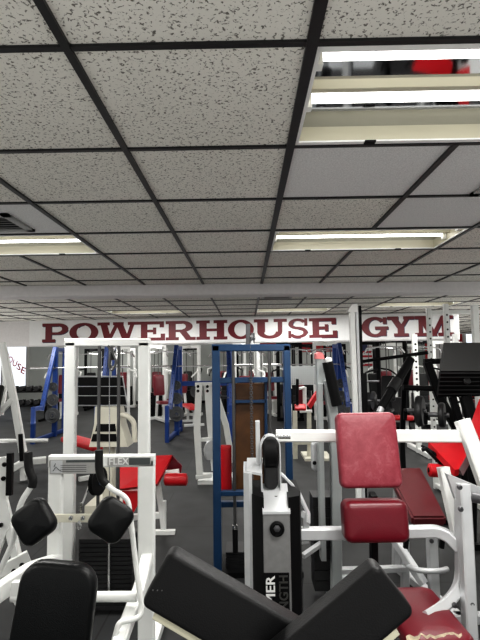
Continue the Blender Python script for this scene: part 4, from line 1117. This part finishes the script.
for kind, px, dd, rz, l in (('w', 118, 14.3, .3, 'white cable machine seen inside the white tower, above the black slatted board'),
        ('w', 247, 12.1, -.1, 'white cable machine behind the brown board of the navy tower'),
        ('b', 290, 12.75, .0, 'black cable machine at the outer post of the navy tower'),
        ('w', 327, 12.9, -.1, 'white cable machine behind the pink capped grey machine'),
        ('b', 420, 12.2, -.2, 'black cable machine in front of the red door'),
        ('w', 386, 14.3, -.2, 'white cable machine far behind the black diagonal arm'),
        ('w', 446, 13.0, .2, 'white cable machine behind the white rack posts'),
        ('w', 66, 14.6, .2, 'white cable machine between the window and the white tower')):
    place(kind, px, dd, rz, l)
# benches
def bench(pad, frame):
    t = thing('weight_bench', 'x', 'bench', (0, 0, 0), 'benches around the room')
    MB().pad((0, 0, .44), X_, Y_, .28, 1.1, .08, r=.05).build('bench_pad', pad, t)
    for y in (-.42, .42):
        MB().bar([(0, y, .40), (0, y, .05)], .06, .06, up=(0, 1, 0)).build('leg', frame, t)
        MB().bar([(-.25, y, .03), (.25, y, .03)], .06, .06).build('foot', frame, t)
    MB().bar([(0, -.42, .38), (0, .42, .38)], .06, .05).build('spine', frame, t)
    return t
b0 = bench('red', 'white')
for n_, (px, dd, rz, l) in enumerate(((84, 7.15, .75, 'red bench seen past the white tower post, below the blue rack'), (191, 12.3, .3, 'red bench in front of the far white machines'),
                                     (385, 9.7, 1.2, 'red bench lying across behind the black diagonal arm'))):
    loc = (A(px, 430, dd).x, dd, 0)
    if n_ == 0: b0.location = loc; b0.rotation_euler = (0, 0, rz); b0['label'] = l
    else: dup(b0, loc, rz, l)

# loaded barbell stand behind the pole, plates seen at its side
t = thing('plate_tree', 'black plate tree beside the silver column', 'rack', below(A(366, 420, 8.8)))
a = A(366, 420, 8.8)
MB().bar([(a.x, 8.8, 1.35), (a.x, 8.8, 0)], .07, .07, up=(0, 1, 0)).build('post', 'black', t)
MB().box((a.x - .3, 8.5, 0), (a.x + .3, 9.1, .05)).build('base', 'black', t)
for z in (.45, .85, 1.2):
    for s in (-1, 1): MB().tube([(a.x, 8.8, z), (a.x + s * .26, 8.8, z)], .02, 8).build('peg', 'steel', t)
for z, s, r_, nm in ((.45, -1, .18, 'lowest peg toward the blue rack'), (.45, 1, .18, 'lowest peg toward the red bench'), (.85, 1, .17, 'middle peg toward the red bench'), (.85, -1, .16, 'middle peg toward the blue rack')):
    ringplate((a.x + s * .15, 8.8, z), V((s, 0, 0)), r_, .05, 'black weight plate on the plate tree, %s' % nm, 'plates on the plate tree')

# striped flag on the far wall
a, b = A(361, 366, 17.9), A(379, 338, 17.9)
t = thing('wall_flag', 'red and white striped flag hanging on the far wall under the short sign board', 'flag', ((a.x + b.x) / 2, 17.9, a.z))
MB().box((a.x, 17.93, a.z), (b.x, 17.94, b.z)).build('cloth', 'flagwhite', t)
m = MB(); h = (b.z - a.z) / 13
for i in range(0, 13, 2): m.box((a.x, 17.922, a.z + h * i), (b.x, 17.931, a.z + h * (i + 1)), .001)
m.build('stripe', 'flagred', t)
MB().box((a.x, 17.918, a.z + h * 7), (a.x + (b.x - a.x) * .38, 17.923, b.z), .001).build('canton', 'letterblue', t)
MB().tube([(a.x - .05, 17.93, b.z + .02), (b.x + .05, 17.93, b.z + .02)], .015, 8).build('rod', 'chrome', t)
# framed notice on the red wall
a, b = A(451, 348, 17.9), A(460, 334, 17.9)
t = thing('wall_frame', 'white notice in a red frame on the far wall', 'picture frame', ((a.x + b.x) / 2, 17.9, a.z))
MB().box((a.x, 17.90, a.z), (b.x, 17.965, b.z)).build('frame', 'wallred', t)
MB().box((a.x + .07, 17.89, a.z + .07), (b.x - .07, 17.905, b.z - .07)).build('sheet', 'shutter', t)

# ================================================================== LIGHT
w = bpy.data.worlds.new('world'); bpy.context.scene.world = w; w.use_nodes = True
bg = w.node_tree.nodes['Background']; bg.inputs[0].default_value = (0.95, 0.98, 1.0, 1); bg.inputs[1].default_value = WORLD if 'WORLD' in globals() else 0.8
def area(name, loc, rot, sx, sy, p, col=(1, .985, .95)):
    l = bpy.data.lights.new(name, 'AREA'); l.shape = 'RECTANGLE'; l.size = sx; l.size_y = sy; l.energy = p; l.color = col
    o = bpy.data.objects.new(name, l); C.objects.link(o); o.location = loc; o.rotation_euler = rot
    return o
def lamps():
    # light leaving each ceiling fixture, plus unseen fill lamps added where none is built
    for i, j in fix_cells + fill_lamp_cells:
        area('fixture_and_fill_lamp', (X0 + (i + 1) * DX, Y0 + (j + .5) * DY, CEIL - .012), (0, 0, 0), 1.16, .54, 36)
    # unseen upward fill lamps added to brighten the ceiling, standing in for bounce
    up = (PI, 0, 0)
    area('ceiling_fill_lamp', (0, -1.3, .5), up, 9, 2.6, 110)
    area('ceiling_fill_lamp', (-6.5, 5, .4), up, 6, 10, 150)
    area('ceiling_fill_lamp', (6.0, 5, .4), up, 5, 10, 130)
    area('ceiling_fill_lamp', (0, 13, .4), up, 16, 7, 190)
lamps()
bg.inputs[1].default_value = 0.35
vs = bpy.context.scene.view_settings
vs.view_transform = 'Standard'; vs.look = 'Medium High Contrast'; vs.exposure = 0.0; vs.gamma = 1.0
cy = bpy.context.scene.cycles
cy.max_bounces = 8; cy.diffuse_bounces = 5; cy.glossy_bounces = 4; cy.sample_clamp_indirect = 6
